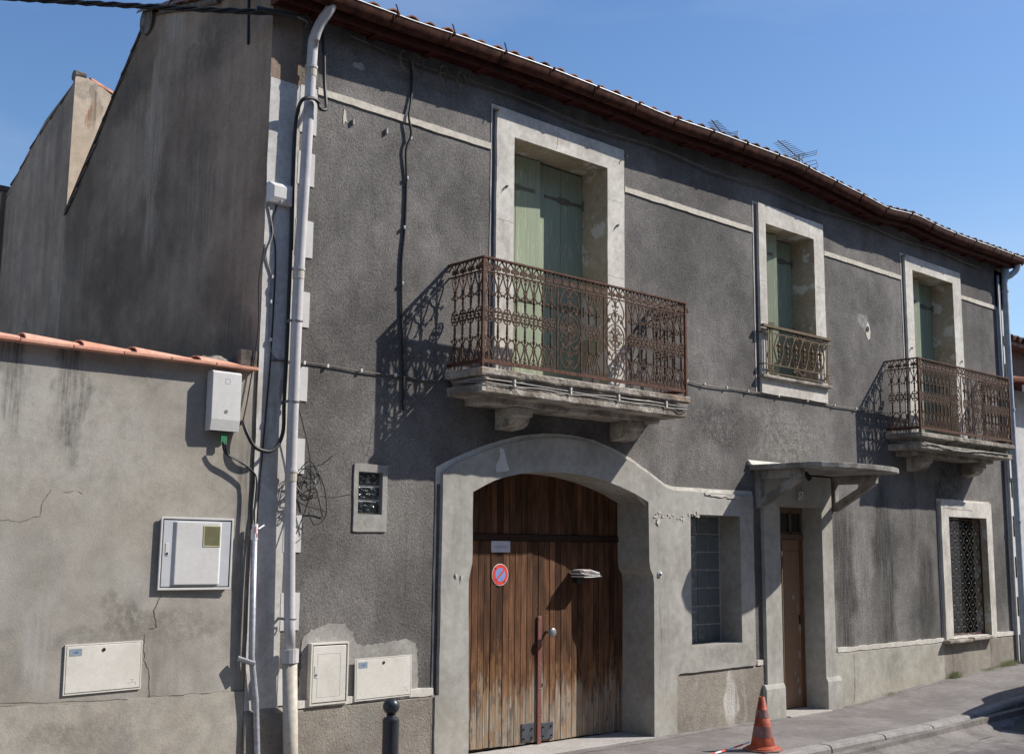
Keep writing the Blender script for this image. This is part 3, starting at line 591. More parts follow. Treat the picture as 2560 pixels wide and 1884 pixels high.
MB().box(7.44, 7.475, .305, .33, 2.05, 2.33).box(7.17, 7.20, .305, .33, 2.05, 2.33).box(6.95, 6.98, .305, .33, 2.05, 2.33).box(6.87, 7.68, .305, .33, 2.05, 2.075).box(6.87, 7.68, .305, .33, 2.30, 2.33).build('transom_bar', 'grey_wood', dfr)
lf = hp(MB().box(7.28, 7.672, .312, .345, .02, 1.985).build('door_leaf', 'brown_door', bevel=.003))
MB().box(7.31, 7.64, .306, .314, .55, 1.85).build('door_panel', 'brown_door', lf, bevel=.004)
MB().box(7.645, 7.672, .30, .312, .02, 1.985).build('door_edge', 'orange_wood', lf)
MB().box(7.27, 7.30, .30, .34, .02, 1.985).build('meeting_stile', 'grey_wood', lf)
rr = random.Random(11)
for i, (a, c, w, h) in enumerate([(7.50, 1.30, .035, .05), (7.58, 1.18, .03, .05), (7.62, .95, .03, .11), (7.60, .62, .035, .07), (7.55, .33, .03, .05), (7.58, .2, .04, .06), (7.49, .42, .02, .04), (7.45, 1.05, .012, .02)]):
    o = chip(a-.02, c, w, h, .227, 'smoothpatch', i+70, 17, 'peeled_patch')
MB().box(7.60, 7.63, .29, .306, .98, 1.09).build('door_lock', 'black', lf)
hp(MB().box(6.84, 6.87, .34, .60, .02, 1.98).build('open_door_leaf', 'brown_door', bevel=.003))
dfr.location.y = -.075; lf.location.y = -.075; lf.location.x = -.02
hp(MB().box(6.86, 7.30, .40, .42, .0, 2.0).build('dark_hallway', 'interior'))

# canopy over door 57
cp = [(6.33, .02), (6.33, -.80), (6.40, -.90), (6.6, -.985), (6.85, -1.045), (7.2, -1.08), (7.55, -1.065), (7.8, -1.01), (7.98, -.93), (8.07, -.86), (8.07, .02)]
hp(MB().prism(cp, 2.755, 2.815, 'z').build('canopy_slab', 'canopy', bevel=.008))
hp(MB().prism([(.0, 2.812), (-.055, 2.815), (-.02, 2.86), (.0, 2.87)], 6.3, 8.05, 'x').build('canopy_flashing', 'white_trim'))
for xb, sx in ((6.42, .085), (7.965, .085)):
    b = MB(); b.box(xb, xb+sx, -.08, .0, 2.33, 2.755); b.box(xb+.001, xb+sx-.001, -.62, -.081, 2.655, 2.754)
    k = hp(b.build('canopy_bracket', 'canopy', bevel=.006))
    s = MB(); s.prism([(-.03, 2.35), (-.085, 2.335), (-.60, 2.635), (-.605, 2.68), (-.56, 2.70), (-.03, 2.41)], xb+.004, xb+sx-.004, 'x').build('strut', 'canopy', k, bevel=.005)
hp(MB().tube([(6.95, -.3, 2.77), (7.0, -.36, 2.66)], .03, 8).build('porch_lamp_socket', 'black'))

# ------------------------------------------------------------------ ironwork
def arc(cx, cz, r, a0, a1, n=8, rz=None):
    return [(cx+r*cos(lerp(a0, a1, i/n)), 0, cz+(rz or r)*sin(lerp(a0, a1, i/n))) for i in range(n+1)]
def spiral(cx, cz, r, a0, turns, n=12, r1=.25):
    return [(cx+lerp(r, r*r1, i/n)*cos(a0+turns*2*pi*i/n), 0, cz+lerp(r, r*r1, i/n)*sin(a0+turns*2*pi*i/n)) for i in range(n+1)]
def baluster_mesh():
    b = MB(); R = .0063
    b.tube([(0, 0, 0), (0, 0, .78)], R, 4)
    b.lathe([(.005, .19), (.012, .20), (.014, .225), (.009, .235), (.012, .25), (.009, .32), (.006, .33)], n=6)
    b.lathe([(.006, .47), (.009, .48), (.012, .54), (.009, .55), (.015, .56), (.015, .575), (.009, .585), (.011, .63), (.004, .64)], n=6)
    for s in (-1, 1):
        for up in (0, 1):
            f = (lambda z: z) if not up else (lambda z: .78-z)
            V = [(s*.047, 0, f(.012)), (s*.045, 0, f(.04)), (s*.034, 0, f(.08)), (s*.018, 0, f(.115)), (s*.011, 0, f(.145)), (s*.014, 0, f(.165)), (s*.028, 0, f(.185)), (s*.036, 0, f(.20)), (s*.03, 0, f(.212))]
            b.tube(smoothpath(V, 3), R, 4)
            b.tube([(s*(.03+.017*cos(t)), 0, f(.014+.014*sin(t))) for t in [0, -.9, -1.9, -2.9, -3.9, -4.8]], R*.8, 4)
            b.tube([(s*.036, 0, f(.196)), (s*.048, 0, f(.198))], .009, 5)
            b.tube([(s*.016, 0, f(.04)), (0, 0, f(.075))], R*.7, 3)
        b.tube(arc(0, .40, .048, -pi/2*.96, pi/2*.96, 9, .068) if s > 0 else [(-x, y, z) for x, y, z in arc(0, .40, .048, -pi/2*.96, pi/2*.96, 9, .068)], R, 4)
        for dz in (.03, -.03): b.tube([(s*.021, -.006, .40+dz), (s*.021, .006, .40+dz)], .013, 6)
    b.tube([(-.045, 0, .40), (.045, 0, .40)], R*.9, 4)
    for z in (.14, .64): b.tube([(-.022, 0, z), (.022, 0, z)], .007, 4)
    b.tube([(0, -.008, .40), (0, .008, .40)], .013, 8)
    return b
def frieze_mesh(p):
    b = MB(); R = .0068; h = .125
    b.tube([(0, 0, 0), (0, 0, h)], R, 4)
    for s in (-1, 1):
        b.tube([(s*x, 0, z) for x, z in ((0, .01), (p*.15, .06), (p*.5, .105), (p*.86, .06), (p*.98, .02))] if s > 0 else [(s*x, 0, z) for x, z in ((0, .01), (p*.15, .06), (p*.5, .105))], R, 4)
        b.tube([(s*x, y, z) for x, y, z in spiral(.026, .035, .021, pi*.6, -1.2, 10)], R, 4)
        b.tube([(s*.026, -.005, .035), (s*.026, .005, .035)], .008, 5)
    return b
def medallion_mesh():
    b = MB(); R = .006; c = .40
    circ = [(.128*cos(2*pi*i/28), 0, c+.128*sin(2*pi*i/28)) for i in range(28)]
    b.tube(circ, R, 4, closed=True)
    for a in (0, pi/2):
        for o in (-.008, .008):
            d = (cos(a), sin(a)); n_ = (-sin(a), cos(a))
            b.tube([(d[0]*t+n_[0]*o, 0, c+d[1]*t+n_[1]*o) for t in (-.126, .126)], R*.8, 4)
    for k in range(4):
        a = pi/4+k*pi/2
        b.tube([(.03*cos(a), 0, c+.03*sin(a)), (.09*cos(a), 0, c+.09*sin(a))], .008, 4)
        for s in (-1, 1):
            aa = a+s*.30; b.tube([(x, 0, z) for x, _, z in spiral(.085*cos(aa), c+.085*sin(aa), .02, aa, s*1.1, 10)], R*.8, 4)
    for k in range(8):
        a = k*pi/4; b.tube([(.022*cos(a), -.006, c+.022*sin(a)), (.022*cos(a), .006, c+.022*sin(a))], .011, 5)
    b.lathe([(.0, 0), (.0, 0)], n=3)
    b.tube([(-.16, 0, c), (-.128, 0, c)], R, 4); b.tube([(.128, 0, c), (.16, 0, c)], R, 4)
    for s in (-1, 1):
        b.tube([(s*x, 0, z) for x, z in ((.075, c+.165), (.10, c+.175), (.112, c+.155), (.108, c+.135), (.14, c+.10), (.165, c+.0), (.14, c-.10), (.108, c-.135), (.112, c-.155), (.10, c-.175), (.075, c-.165))], R, 4)
        for u in (-1, 1):
            f = lambda z: c+u*(z-c)
            b.tube([(s*x, 0, f(z)) for x, _, z in smoothpath([(.10, 0, .60), (.075, 0, .625), (.05, 0, .60), (.07, 0, .575), (.105, 0, .585), (.128, 0, .64), (.10, 0, .72), (.055, 0, .765), (.015, 0, .745), (.012, 0, .71), (.035, 0, .695), (.045, 0, .715)], 3)], R, 4)
            b.tube([(s*x, 0, f(z)) for x, _, z in smoothpath([(.0, 0, .535), (.04, 0, .57), (.05, 0, .61), (.03, 0, .64), (.01, 0, .625), (.018, 0, .605)], 3)], R, 4)
            b.tube([(s*.088, 0, f(.54)), (s*.088, 0, f(.575))], R, 4); b.tube([(s*.088, -.004, f(.555)), (s*.088, .004, f(.555))], .014, 6)
    for u in (-1, 1): b.tube([(0, 0, c+u*.128), (0, 0, c+u*.37)], R*.8, 4); b.tube([(-.03, 0, c+u*.27), (0, 0, c+u*.24), (.03, 0, c+u*.27)], R, 4)
    return b
BAL = baluster_mesh(); _m = {}
def balcony(xl, xr, pitch, corb, label_n, out=.47, zc=3.46, ztop=4.365, rmat='rust'):
    # slab lofted from its moulded profile
    prof = [(.10, 3.388), (.492, 3.388), (.502, 3.378), (.504, 3.335), (.495, 3.322), (.45, 3.318), (.425, 3.308), (.41, 3.285), (.405, 3.262), (.41, 3.252), (.468, 3.25), (.474, 3.24), (.474, 3.185), (.46, 3.172), (.30, 3.17), (.29, 3.168), (.285, 3.125), (.26, 3.112), (.10, 3.11)]
    b = MB(); nx = 44
    for (o, z) in prof:
        d = max(o-.47, -.08); ring = []
        if o > .3 or z > 3.3:
            ring = [(xl-d, .0), (xl-d, -o*.5)] + [(lerp(xl-d, xr+d, i/nx), -o) for i in range(nx+1)] + [(xr+d, -o*.5), (xr+d, .0)]
        else:
            ring = [(xl+.2, 0), (xl+.2, -o*.5)] + [(lerp(xl+.2, xr-.2, i/nx), -o) for i in range(nx+1)] + [(xr-.2, -o*.5), (xr-.2, 0)]
        for (x, y) in ring:
            w = .010 if z < 3.38 else .004
            b.v.append((x+w*mnoise.noise(Vector((x*6, y*6, z*20))), (y+w*mnoise.noise(Vector((x*9, z*25, 5)))) if y < -.05 else y, z+w*.7*mnoise.noise(Vector((x*7+9, z*8, 2)))))
    n = nx+5
    for i in range(len(prof)-1):
        for j in range(n-1): b.f.append((i*n+j, i*n+j+1, (i+1)*n+j+1, (i+1)*n+j))
    b.f.append(tuple(range(n))); b.f.append(tuple((len(prof)-1)*n+j for j in range(n))[::-1])
    slab = hp(b.build('balcony_slab', 'stone'))
    for (a, c) in corb:
        g = MB().prism([(0, 3.112), (-.27, 3.112), (-.275, 3.035), (-.235, 3.028), (-.225, 2.99), (-.19, 2.955), (-.14, 2.935), (-.08, 2.93), (0, 2.92)], a, c, 'x').build('corbel', 'stone', slab, bevel=.012)
    # railing
    y = -out; rl = MB()
    rl.box(xl-.016, xr+.016, y-.018, y+.018, ztop-.016, ztop); rl.box(xl-.016, xl+.016, y+.018, -.0, ztop-.016, ztop); rl.box(xr-.016, xr+.016, y+.018, 0, ztop-.016, ztop)
    rl.box(xl, xr, y-.007, y+.007, 4.232, 4.244); rl.box(xl-.006, xl+.006, y+.007, 0, 4.232, 4.244); rl.box(xr-.006, xr+.006, y+.007, 0, 4.232, 4.244)
    rl.box(xl, xr, y-.008, y+.008, zc-.03, zc+.002); rl.box(xl-.008, xl+.008, y+.008, 0, zc-.03, zc+.002); rl.box(xr-.008, xr+.008, y+.008, 0, zc-.03, zc+.002)
    rl.box(xl-.013, xl+.013, y-.013, y+.013, 3.375, ztop-.016); rl.box(xr-.013, xr+.013, y-.013, y+.013, 3.375, ztop-.016)
    mid = (xl+xr)/2
    bars = [mid-.155-.315, mid-.155, mid+.155, mid+.155+.315]
    for bx in bars: rl.box(bx-.006, bx+.006, y-.006, y+.006, zc, 4.235)
    rl.box(mid-.006, mid+.006, y-.006, y+.006, 3.375, zc)
    rail = hp(rl.build('balcony_railing', 'rust_rail'))
    if 'b' not in _m:
        _m['b'] = BAL.build('baluster', rmat, rail); _m['m'] = medallion_mesh().build('medallion', rmat, rail); _m['f'] = frieze_mesh(.105).build('frieze_scroll', rmat, rail); first = [1, 1, 1]
    else: first = [0, 0, 0]
    def put(key, idx, loc, rot=0, sx=1):
        if first[idx]: o = _m[key]; first[idx] = 0
        else: o = dup(_m[key]); o.parent = rail
        o.location = loc; o.rotation_euler = (0, 0, rot); o.scale = (sx, 1, 1); return o
    nb = int((bars[0]-xl)/pitch); pp = (bars[0]-xl)/(nb+.35)
    for i in range(nb):
        put('b', 0, (xl+pp*(i+.6), y, zc), 0, pp/.105); put('b', 0, (xr-pp*(i+.6), y, zc), 0, pp/.105)
    put('b', 0, (mid-.052, y, zc)); put('b', 0, (mid+.052, y, zc))
    for mx_ in (mid-.3125, mid+.3125): put('m', 1, (mx_, y, zc), 0, .97)
    nf = int((xr-xl)/.105); fp = (xr-xl)/nf
    for i in range(nf): put('f', 2, (xl+fp*(i+.5), y, 4.24), 0, fp/.105)
    for xx in (xl, xr):
        for i in range(4): put('b', 0, (xx, y+.06+i*.107, zc), pi/2); put('f', 2, (xx, y+.06+i*.107, 4.24), pi/2)
    return slab
balcony(1.89, 4.63, .105, ((2.45, 2.68), (3.99, 4.22)), 1)
balcony(9.40, 12.03, .105, ((9.86, 10.08), (11.4, 11.62)), 2)

# window guard on the middle window
jr = MB(); zt = 4.455
jr.box(6.53, 7.965, -.10, -.055, zt-.018, zt+.012)
for z in (zt-.075, 4.005, 3.905): jr.box(6.57 if z != 3.905 else 6.60, 7.96, -.085, -.07, z-.006, z+.006)
jr.box(6.62, 7.93, -.083, -.073, 4.428-.006, 4.428)
for x in (6.63, 6.665, 6.72, 7.80, 7.855, 7.885): jr.box(x, x+.012, -.083, -.073, 3.905, zt-.018)
jr.box(6.55, 6.59, -.07, .0, 4.375, 4.385); jr.box(7.92, 7.96, -.07, 0, 4.375, 4.385); jr.box(6.55, 6.59, -.07, .0, 4.0, 4.01); jr.box(7.92, 7.96, -.07, 0, 4.0, 4.01)
jg = hp(jr.build('window_guard', 'juliet'))
lz = MB(); R = .009
for s in (-1, 1):
    lz.tube(smoothpath([(s*.0, 0, -.175), (s*.03, 0, -.15), (s*.085, 0, -.03), (s*.09, 0, .03), (s*.03, 0, .15), (0, 0, .175)], 3), R, 5)
    lz.tube([(s*x, 0, z) for x, _, z in spiral(.03, .16, .018, 0, 1, 8)], .006, 4); lz.tube([(s*x, 0, z) for x, _, z in spiral(.03, -.16, .018, 0, 1, 8)], .006, 4)
lz.lathe([(.004, -.14), (.012, -.12), (.008, -.09), (.016, -.07), (.009, -.04), (.02, -.01), (.012, .03), (.03, .055), (.012, .08), (.006, .12)], n=8)
l0 = lz.build('scroll_ornament', 'juliet', jg)
for i in range(6):
    o = l0 if i == 0 else dup(l0); o.location = (6.85+i*.175, -.078, 4.19)
rs = MB()
for k in range(5):
    rs.tube([(x, y, z) for x, y, z in spiral(-.1+k*.05, .012*(-1)**k, .026, k, 1.2, 9)], .0065, 4)
rs.tube([(-.13, 0, 0), (-.05, 0, .03), (.05, 0, -.03), (.13, 0, 0)], .009, 5)
r0 = rs.build('rosette_panel', 'rust', jg)
for i, z in enumerate((4.40, 3.955)):
    o = r0 if i == 0 else dup(r0); o.location = (7.27, -.078, z)
ro = MB().tube([(.02*cos(t*pi/5), 0, .02*sin(t*pi/5)) for t in range(10)], .006, 4, closed=True).tube([(0, -.004, 0), (0, .004, 0)], .009, 6).build('corner_rosette', 'juliet', jg)
for i, (x, z) in enumerate(((6.70, 4.405), (7.84, 4.405), (6.70, 3.955), (7.84, 3.955))):
    o = ro if i == 0 else dup(ro); o.location = (x, -.082, z)

# ------------------------------------------------------------------ eaves, gutter, roof
def sweepx(xs, prof, name, mat, smooth=False, zf=lip):
    b = MB(); n = len(prof)
    for x in xs:
        for (y, z) in prof: b.v.append((x, y, zf(x)+z))
    for i in range(len(xs)-1):
        for j in range(n-1): b.f.append((i*n+j, (i+1)*n+j, (i+1)*n+j+1, i*n+j+1))
    return hp(b.build(name, mat, smooth=smooth))
gx = [-.02+i*.2 for i in range(67)]
gprof = [(-.265+.063*cos(pi+pi*i/10), -.098*sin(pi*i/10)) for i in range(11)]
gut = sweepx(gx, gprof, 'gutter', 'gutter', True)
sweepx(gx, [(y*.93-.018, z*.92+.002) for y, z in gprof], 'gutter', 'gutter', True)
hp(MB().tube([(x, -.33, lip(x)+.006) for x in gx], .0065, 6).build('gutter_bead', 'gutter_lip', smooth=True))
x = .35
while x < 13.1:
    MB().tube([(x, y-.002 if k < 5 else y, lip(x)+z-.003) for k, (y, z) in enumerate(gprof)], .0065, 4).build('gutter_seam', 'gutter', gut)
    hk = MB().box(x+.03, x+.045, -.345, -.32, lip(x)-.005, lip(x)+.022)
    if x < 2.8: hk.tube([(x+.04, -.335, lip(x)+.02), (x+.01, -.35, lip(x)+.06), (x-.01, -.36, lip(x)+.075)], .006, 4)
    hk.build('gutter_hook', 'gutter', gut)
    x += .62
fx = gx
sweepx(fx, [(-.205, -.02), (-.205, -.145), (-.185, -.145), (-.185, -.118), (-.10, -.112), (-.10, -.118), (.01, -.105), (.01, -.02)], 'soffit', 'soffit')
rs_ = MB().box(-.035, .035, -.20, 0, -.03, 0).build('rafter_end', 'soffit', gut)
for i in range(22):
    x = .35+i*.6; o = rs_ if i == 0 else dup(rs_); o.scale = (1, .93, .4); o.location = (x, 0, lip(x)-.118)
hp(MB().box(-.02, .005, -.30, .01, 6.19, 6.33).build('barge_end', 'soffit'))
def rz(x, y): return lip(x)-.012+.245*(y+.25)+(.0)
rb = MB(); ys = [-.25, .5, 1.5, 2.42]
for x in fx:
    for y in ys: rb.v.append((x, y, rz(x, y)-.02))
    rb.v.append((x, 4.17, 5.36))
for i in range(len(fx)-1):
    for j in range(4): rb.f.append((i*5+j, (i+1)*5+j, (i+1)*5+j+1, i*5+j+1))
roof = hp(rb.build('roof', 'tile_old'))
def cover_tile(r0=.088, r1=.072, L=.43, t=.012, n=7, name='roof_tile', mat='tile', parent=None):
    b = MB()
    for (y, r) in ((0, r0), (L, r1)):
        for rr_ in (r, r-t):
            for j in range(n+1): a = pi*j/n; b.v.append((rr_*cos(a), y, rr_*sin(a)*.9))
    m = n+1
    for j in range(n):
        b.f.append((j, j+1, 2*m+j+1, 2*m+j)); b.f.append((m+j, 3*m+j, 3*m+j+1, m+j+1)); b.f.append((j, m+j, m+j+1, j+1)); b.f.append((2*m+j, 2*m+j+1, 3*m+j+1, 3*m+j))
    b.f.append((0, 2*m, 3*m, m)); b.f.append((m-1, 2*m-1, 4*m-1, 3*m-1))
    return b.build(name, mat, parent, smooth=False)
sl = math.atan(.245)
tA = cover_tile(parent=roof); tB = cover_tile(parent=roof, mat='tile_old')
first = {0: 1, 1: 1}
i = 0; x = .0
while x < 13.2:
    for row in range(2):
        k = 1 if x > 5.0 else (1 if random.random() < .12 else 0)
        src = (tA, tB)[k]
        if first[k]: o = src; first[k] = 0
        else: o = dup(src)
        y = -.275+row*.36; o.location = (x, y+random.uniform(-.012, .012), rz(x, y)+.012+row*.006); o.rotation_euler = (sl-.03, random.uniform(-.03, .03), random.uniform(-.02, .02))
    x += .2
# rest of the slope, joined
st = MB(); m = 5
for k in range(66):
    x = k*.2
    for row in range(6):
        y = .42+row*.34; k0 = len(st.v); z = rz(x, y)+.02
        for (yy, r) in ((y, .086), (y+.4, .072)):
            for j in range(m): a = pi*j/(m-1); st.v.append((x+r*cos(a), yy, z+.245*(yy-y)*.9+r*sin(a)*.9))
        for j in range(m-1): st.f.append((k0+j, k0+j+1, k0+m+j+1, k0+m+j))
tag(st.build('roof_tiles', 'tile_old', roof), kind='stuff')
# ridge tiles
rt = MB()
for row in range(33):
    x = .02+row*.4
    o_ = [(lerp(x, x+.44, q), r) for q, r in ((0, .15), (1, .125))]
    k0 = len(rt.v)
    for (xx, r) in o_:
        for j in range(9): a = pi*j/8; rt.v.append((xx, 2.42+r*cos(a), 6.92+(lip(min(xx, 13))-6.33)*.9+r*.85*sin(a)))
    for j in range(8): rt.f.append((k0+j, k0+9+j, k0+9+j+1, k0+j+1))
tag(rt.build('ridge_tiles', 'tile_old', roof), kind='stuff')
hp(MB().tube([(-.035, 2.36, 6.875), (.3, 2.36, 6.89)], [.14, .13], 14).build('ridge_end', 'tile_mortar'))
hp(MB().tube([(-.02, 2.05, 6.87), (-.02, 1.6, 6.74), (-.02, .9, 6.56)], .03, 8).build('verge_mortar', 'tile_mortar'))
# verge tiles down the steep rear slope
path = [(2.52, 6.92), (2.72, 6.72), (3.2, 6.30), (3.59, 5.90), (4.17, 5.385)]
vt = cover_tile(.10, .08, .36, .014, 7, 'verge_tile', 'tile_mortar', roof); vf = True
def ypath(s):
    for (y0, z0), (y1, z1) in zip(path, path[1:]):
        L = math.hypot(y1-y0, z1-z0)
        if s <= L: return y0+(y1-y0)*s/L, z0+(z1-z0)*s/L, math.atan2(z1-z0, y1-y0)
        s -= L
    return path[-1][0], path[-1][1], math.atan2(-.5, .58)
s = 0
while s < 2.25:
    y, z, a = ypath(s+.26)
    o = vt if vf else dup(vt); vf = False
    # big end faces down the slope
    o.location = (.075, y, z-.075); o.rotation_euler = (a+pi+.10, 0, 0); o.scale = (1, 1, -1)
    s += .27

# drainpipes
px_ = [(.352, .0), (.352, .316), (.315, 1.04)]
low = MB().tube([(.36, -.105, -.1), (.353, -.105, .316), (.315, -.105, 1.02)], .056, 16).build('drainpipe', 'pvc', smooth=True); hp(low)
MB().tube([(.315, -.105, .985), (.313, -.105, 1.085)], .068, 16).build('pipe_collar', 'zinc', low)
up = MB().tube(smoothpath([(.312, -.105, 1.06), (.285, -.097, 1.8), (.269, -.097, 2.5), (.268, -.097, 3.3), (.275, -.097, 4.1), (.30, -.097, 5.0), (.32, -.10, 5.86), (.322, -.12, 5.98), (.345, -.17, 6.1), (.385, -.24, 6.21), (.40, -.262, 6.30)], 3), [.043]*31, 16)
up = hp(up.build('drainpipe', 'zinc', smooth=True))
for (xx, z) in ((.27, 2.42), (.27, 4.02), (.318, 5.72)):
    MB().tube([(xx, -.097, z), (xx, -.097, z+.02)], .052, 16).build('pipe_collar', 'zinc', up)
    MB().tube([(xx, -.097, z-.07), (xx, -.097, z)], .0465, 16).build('pipe_joint', 'pvc', up)
for (xx, z) in ((.268, 3.6), (.31, 1.3), (.268, 2.96)): MB().box(xx-.051, xx-.041, -.097, -.0, z, z+.02).tube([(xx+.047*cos(t*pi/8), -.097+.047*sin(t*pi/8), z+.01) for t in range(16)], .006, 4, closed=True).build('pipe_bracket', 'steel', up)
rp_ = hp(MB().tube(smoothpath([(12.93, -.10, .22), (12.93, -.10, 2.0), (12.93, -.10, 5.95), (12.97, -.14, 6.08), (13.08, -.22, 6.2), (13.1, -.25, 6.30)], 4), .047, 14).build('drainpipe', 'zinc_blue', smooth=True))
for z in (2.3, 4.0, 5.85): MB().tube([(12.93, -.10, z), (12.93, -.10, z+.03)], .058, 14).build('pipe_collar', 'zinc_blue', rp_)
hp(MB().tube([(12.80, -.05, .25), (12.80, -.05, 6.1)], .02, 8).build('service_pipe', 'zinc_blue', smooth=True))
hp(MB().tube([(12.86, -.04, 2.9), (12.86, -.04, 6.15)], .016, 8).build('service_pipe', 'cable', smooth=True))

# vent hole patch, nails and iron pins in the wall
pt = hp(MB().plate(wob([(8.93, 4.74), (8.95, 4.66), (9.0, 4.60), (9.05, 4.63), (9.06, 4.72), (9.03, 4.82), (8.98, 4.84)], .01, .03, 3), [], -.004, .0).build('wall_patch', 'band'))
hp(MB().tube([(8.985, -.012, 4.745), (8.985, .0, 4.745)], .035, 14).build('vent_hole', 'dark_line'))
for (xx, z) in ((2.40, 5.945), (4.205, 5.93), (9.94, 5.90)):
    hp(MB().tube([(xx, .0, z), (xx+.01, -.07, z+.01), (xx-.01, -.075, z+.0), (xx-.02, -.075, z-.03)], .006, 5).build('iron_pin', 'rust'))
for (xx, z) in ((2.53, 5.23), (4.08, 5.16), (10.06, 4.62), (11.5, 4.6)):
    hp(MB().tube([(xx, -.03, z), (xx, -.06, z)], .01, 6).tube([(xx, -.055, z), (xx-.02, -.06, z-.03)], .004, 4).build('iron_pin', 'rust'))
for (xx, z) in ((.80, 5.42), (1.15, 5.43)):
    hp(MB().box(xx-.008, xx+.008, -.025, 0, z-.03, z+.015).build('wall_clip', 'cable_grey'))
chip(.72, 5.44, .04, .09, -.004, 'band', 31, 10, 'wall_patch'); chip(.85, 5.93, .07, .05, -.004, 'smoothpatch', 33, 10, 'wall_patch')
# smooth cement patches round the small doors
hp(MB().plate(wob([(.48, .62), (.48, 1.13), (.56, 1.22), (.72, 1.26), (.88, 1.25), (.96, 1.18), (1.0, 1.08), (1.52, 1.09), (1.6, 1.03), (1.625, .62)], .02, .025, 77), [], -.005, .003).build('wall_patch', 'smoothpatch'))

# ------------------------------------------------------------------ garden wall on the left
gw = empty('garden_wall', (-3, .13, 0), 'beige rendered garden wall topped with orange clay coping tiles', 'wall')
GI = Matrix.Translation((3, -.13, 0))
def gp(o): o.parent = gw; o.matrix_parent_inverse = GI; return o
gp(MB().box(-8, -.003, .012, .26, -.5, 3.19).build('wall_body', 'low_wall'))
gp(MB().plate(wob([(-8, -.5), (-.002, -.5), (-.002, .79), (-.8, .80), (-1.2, .795), (-2, .835), (-8, .85)], .006, .1, 3), [], .001, .013).build('wall_base', 'low_base'))
ct = MB().box(0, .352, -.075, .30, 0, .024).build('border_tile', 'tile_new', None, bevel=.004); ct2 = None
for i in range(16):
    o = ct if i == 0 else dup(ct); x = -.03-.358*(i+1); gp(o); o.location = (x, 0, 3.185+random.uniform(-.002, .002)); o.rotation_euler = (0, random.uniform(-.006, .006), random.uniform(-.004, .004))
def coping():
    b = MB(); L = .46; n = 8
    for (x, r) in ((0, .118), (L, .092)):
        for rr_ in (r, r-.014):
            for j in range(n+1): a = pi*j/n; b.v.append((x, rr_*1.2*cos(a), rr_*.55*sin(a)))
    m = n+1
    for j in range(n): b.f += [(j, 2*m+j, 2*m+j+1, j+1), (m+j, m+j+1, 3*m+j+1, 3*m+j), (j, j+1, m+j+1, m+j), (2*m+j, 3*m+j, 3*m+j+1, 2*m+j+1)]
    b.f += [(0, m, 3*m, 2*m), (m-1, 3*m-1, 4*m-1, 2*m-1)]
    return b.build('coping_tile', 'tile_new')
c0 = coping()
for i in range(15):
    o = c0 if i == 0 else dup(c0); gp(o); o.location = (-.60-.392*i+random.uniform(-.008, .008), .11, 3.207); o.rotation_euler = (random.uniform(-.02, .02), .03, random.uniform(-.015, .015))
    if i == 0: o.location = (-.5, .09, 3.200); 
b = MB(); rr = random.Random(3)
for i in range(15):
    for j in range(7):
        x = -.52+i*.033; y = .02+j*.045; z = 3.205+.085*sin(pi*i/14)**.6*sin(pi*(j+.6)/7.2)+rr.uniform(-.008, .012); b.v.append((x, y, z))
for i in range(14):
    for j in range(6): b.f.append((i*7+j, (i+1)*7+j, (i+1)*7+j+1, i*7+j+1))
gp(b.build('mortar_lump', 'mortar'))
b = MB(); b.prism([(.0, 3.2), (0, 3.35), (.25, 3.26), (.3, 3.2)], -.16, -.004, 'x'); gp(b.build('mortar_fillet', 'tile_mortar', bevel=.01))
def crack(pts, w=.004, y=-.0, mat='crack', gpf=None, name='crack'):
    b = MB(); P = []
    for i in range(len(pts)-1):
        for t in range(5):
            q = t/5; P.append((lerp(pts[i][0], pts[i+1][0], q)+random.uniform(-.005, .005), lerp(pts[i][1], pts[i+1][1], q)+random.uniform(-.005, .005)))
    P.append(pts[-1])
    for i, p in enumerate(P):
        a = P[max(0, i-1)]; c = P[min(len(P)-1, i+1)]; d = Vector((c[0]-a[0], c[1]-a[1])).normalized(); ww = w*random.uniform(.3, 1.)*.5
        b.v += [(p[0]-d.y*ww, y, p[1]+d.x*ww), (p[0]+d.y*ww, y, p[1]-d.x*ww)]
    for i in range(len(P)-1): b.f.append((2*i, 2*i+1, 2*i+3, 2*i+2))
    return gpf(b.build(name, mat))
crack([(-1.95, 2.0), (-1.78, 2.01), (-1.72, 2.0), (-1.58, 2.04), (-1.57, 2.13), (-1.52, 2.22)], .004, .0105, gpf=gp)
crack([(-1.45, 2.2), (-1.36, 2.22), (-1.3, 2.2)], .003, .0105, gpf=gp)
crack([(-.69, 1.5), (-.74, 1.4), (-.71, 1.28), (-.77, 1.27)], .009, .0105, gpf=gp); crack([(-.80, 1.24), (-.80, 1.14), (-.79, 1.05), (-.75, .98), (-.74, .80)], .008, .0105, gpf=gp)
crack([(-2.2, .845), (-1.76, .84), (-1.3, .815), (-.9, .80)], .007, -.001, gpf=gp); crack([(-.78, .81), (-.5, .80), (-.2, .80), (0, .79)], .006, -.001, gpf=gp)
crack([(1.62, .62), (1.75, .62), (1.78, .4), (1.78, 0)], .006, -.046, gpf=hp)
crack([(10.83, .62), (10.86, .45), (10.86, .2)], .012, -.031, gpf=hp); crack([(12.0, .62), (12.02, .45), (12.0, .2)], .012, -.031, gpf=hp); crack([(8.35, .6), (8.36, .3), (8.33, .05)], .008, -.033, gpf=hp)
crack([(10.42, 2.3), (10.5, 2.2), (10.58, 2.05), (10.66, 1.98)], .016, -.002, gpf=hp); crack([(10.75, 2.47), (11.1, 2.45), (11.6, 2.44)], .007, -.047, gpf=hp)
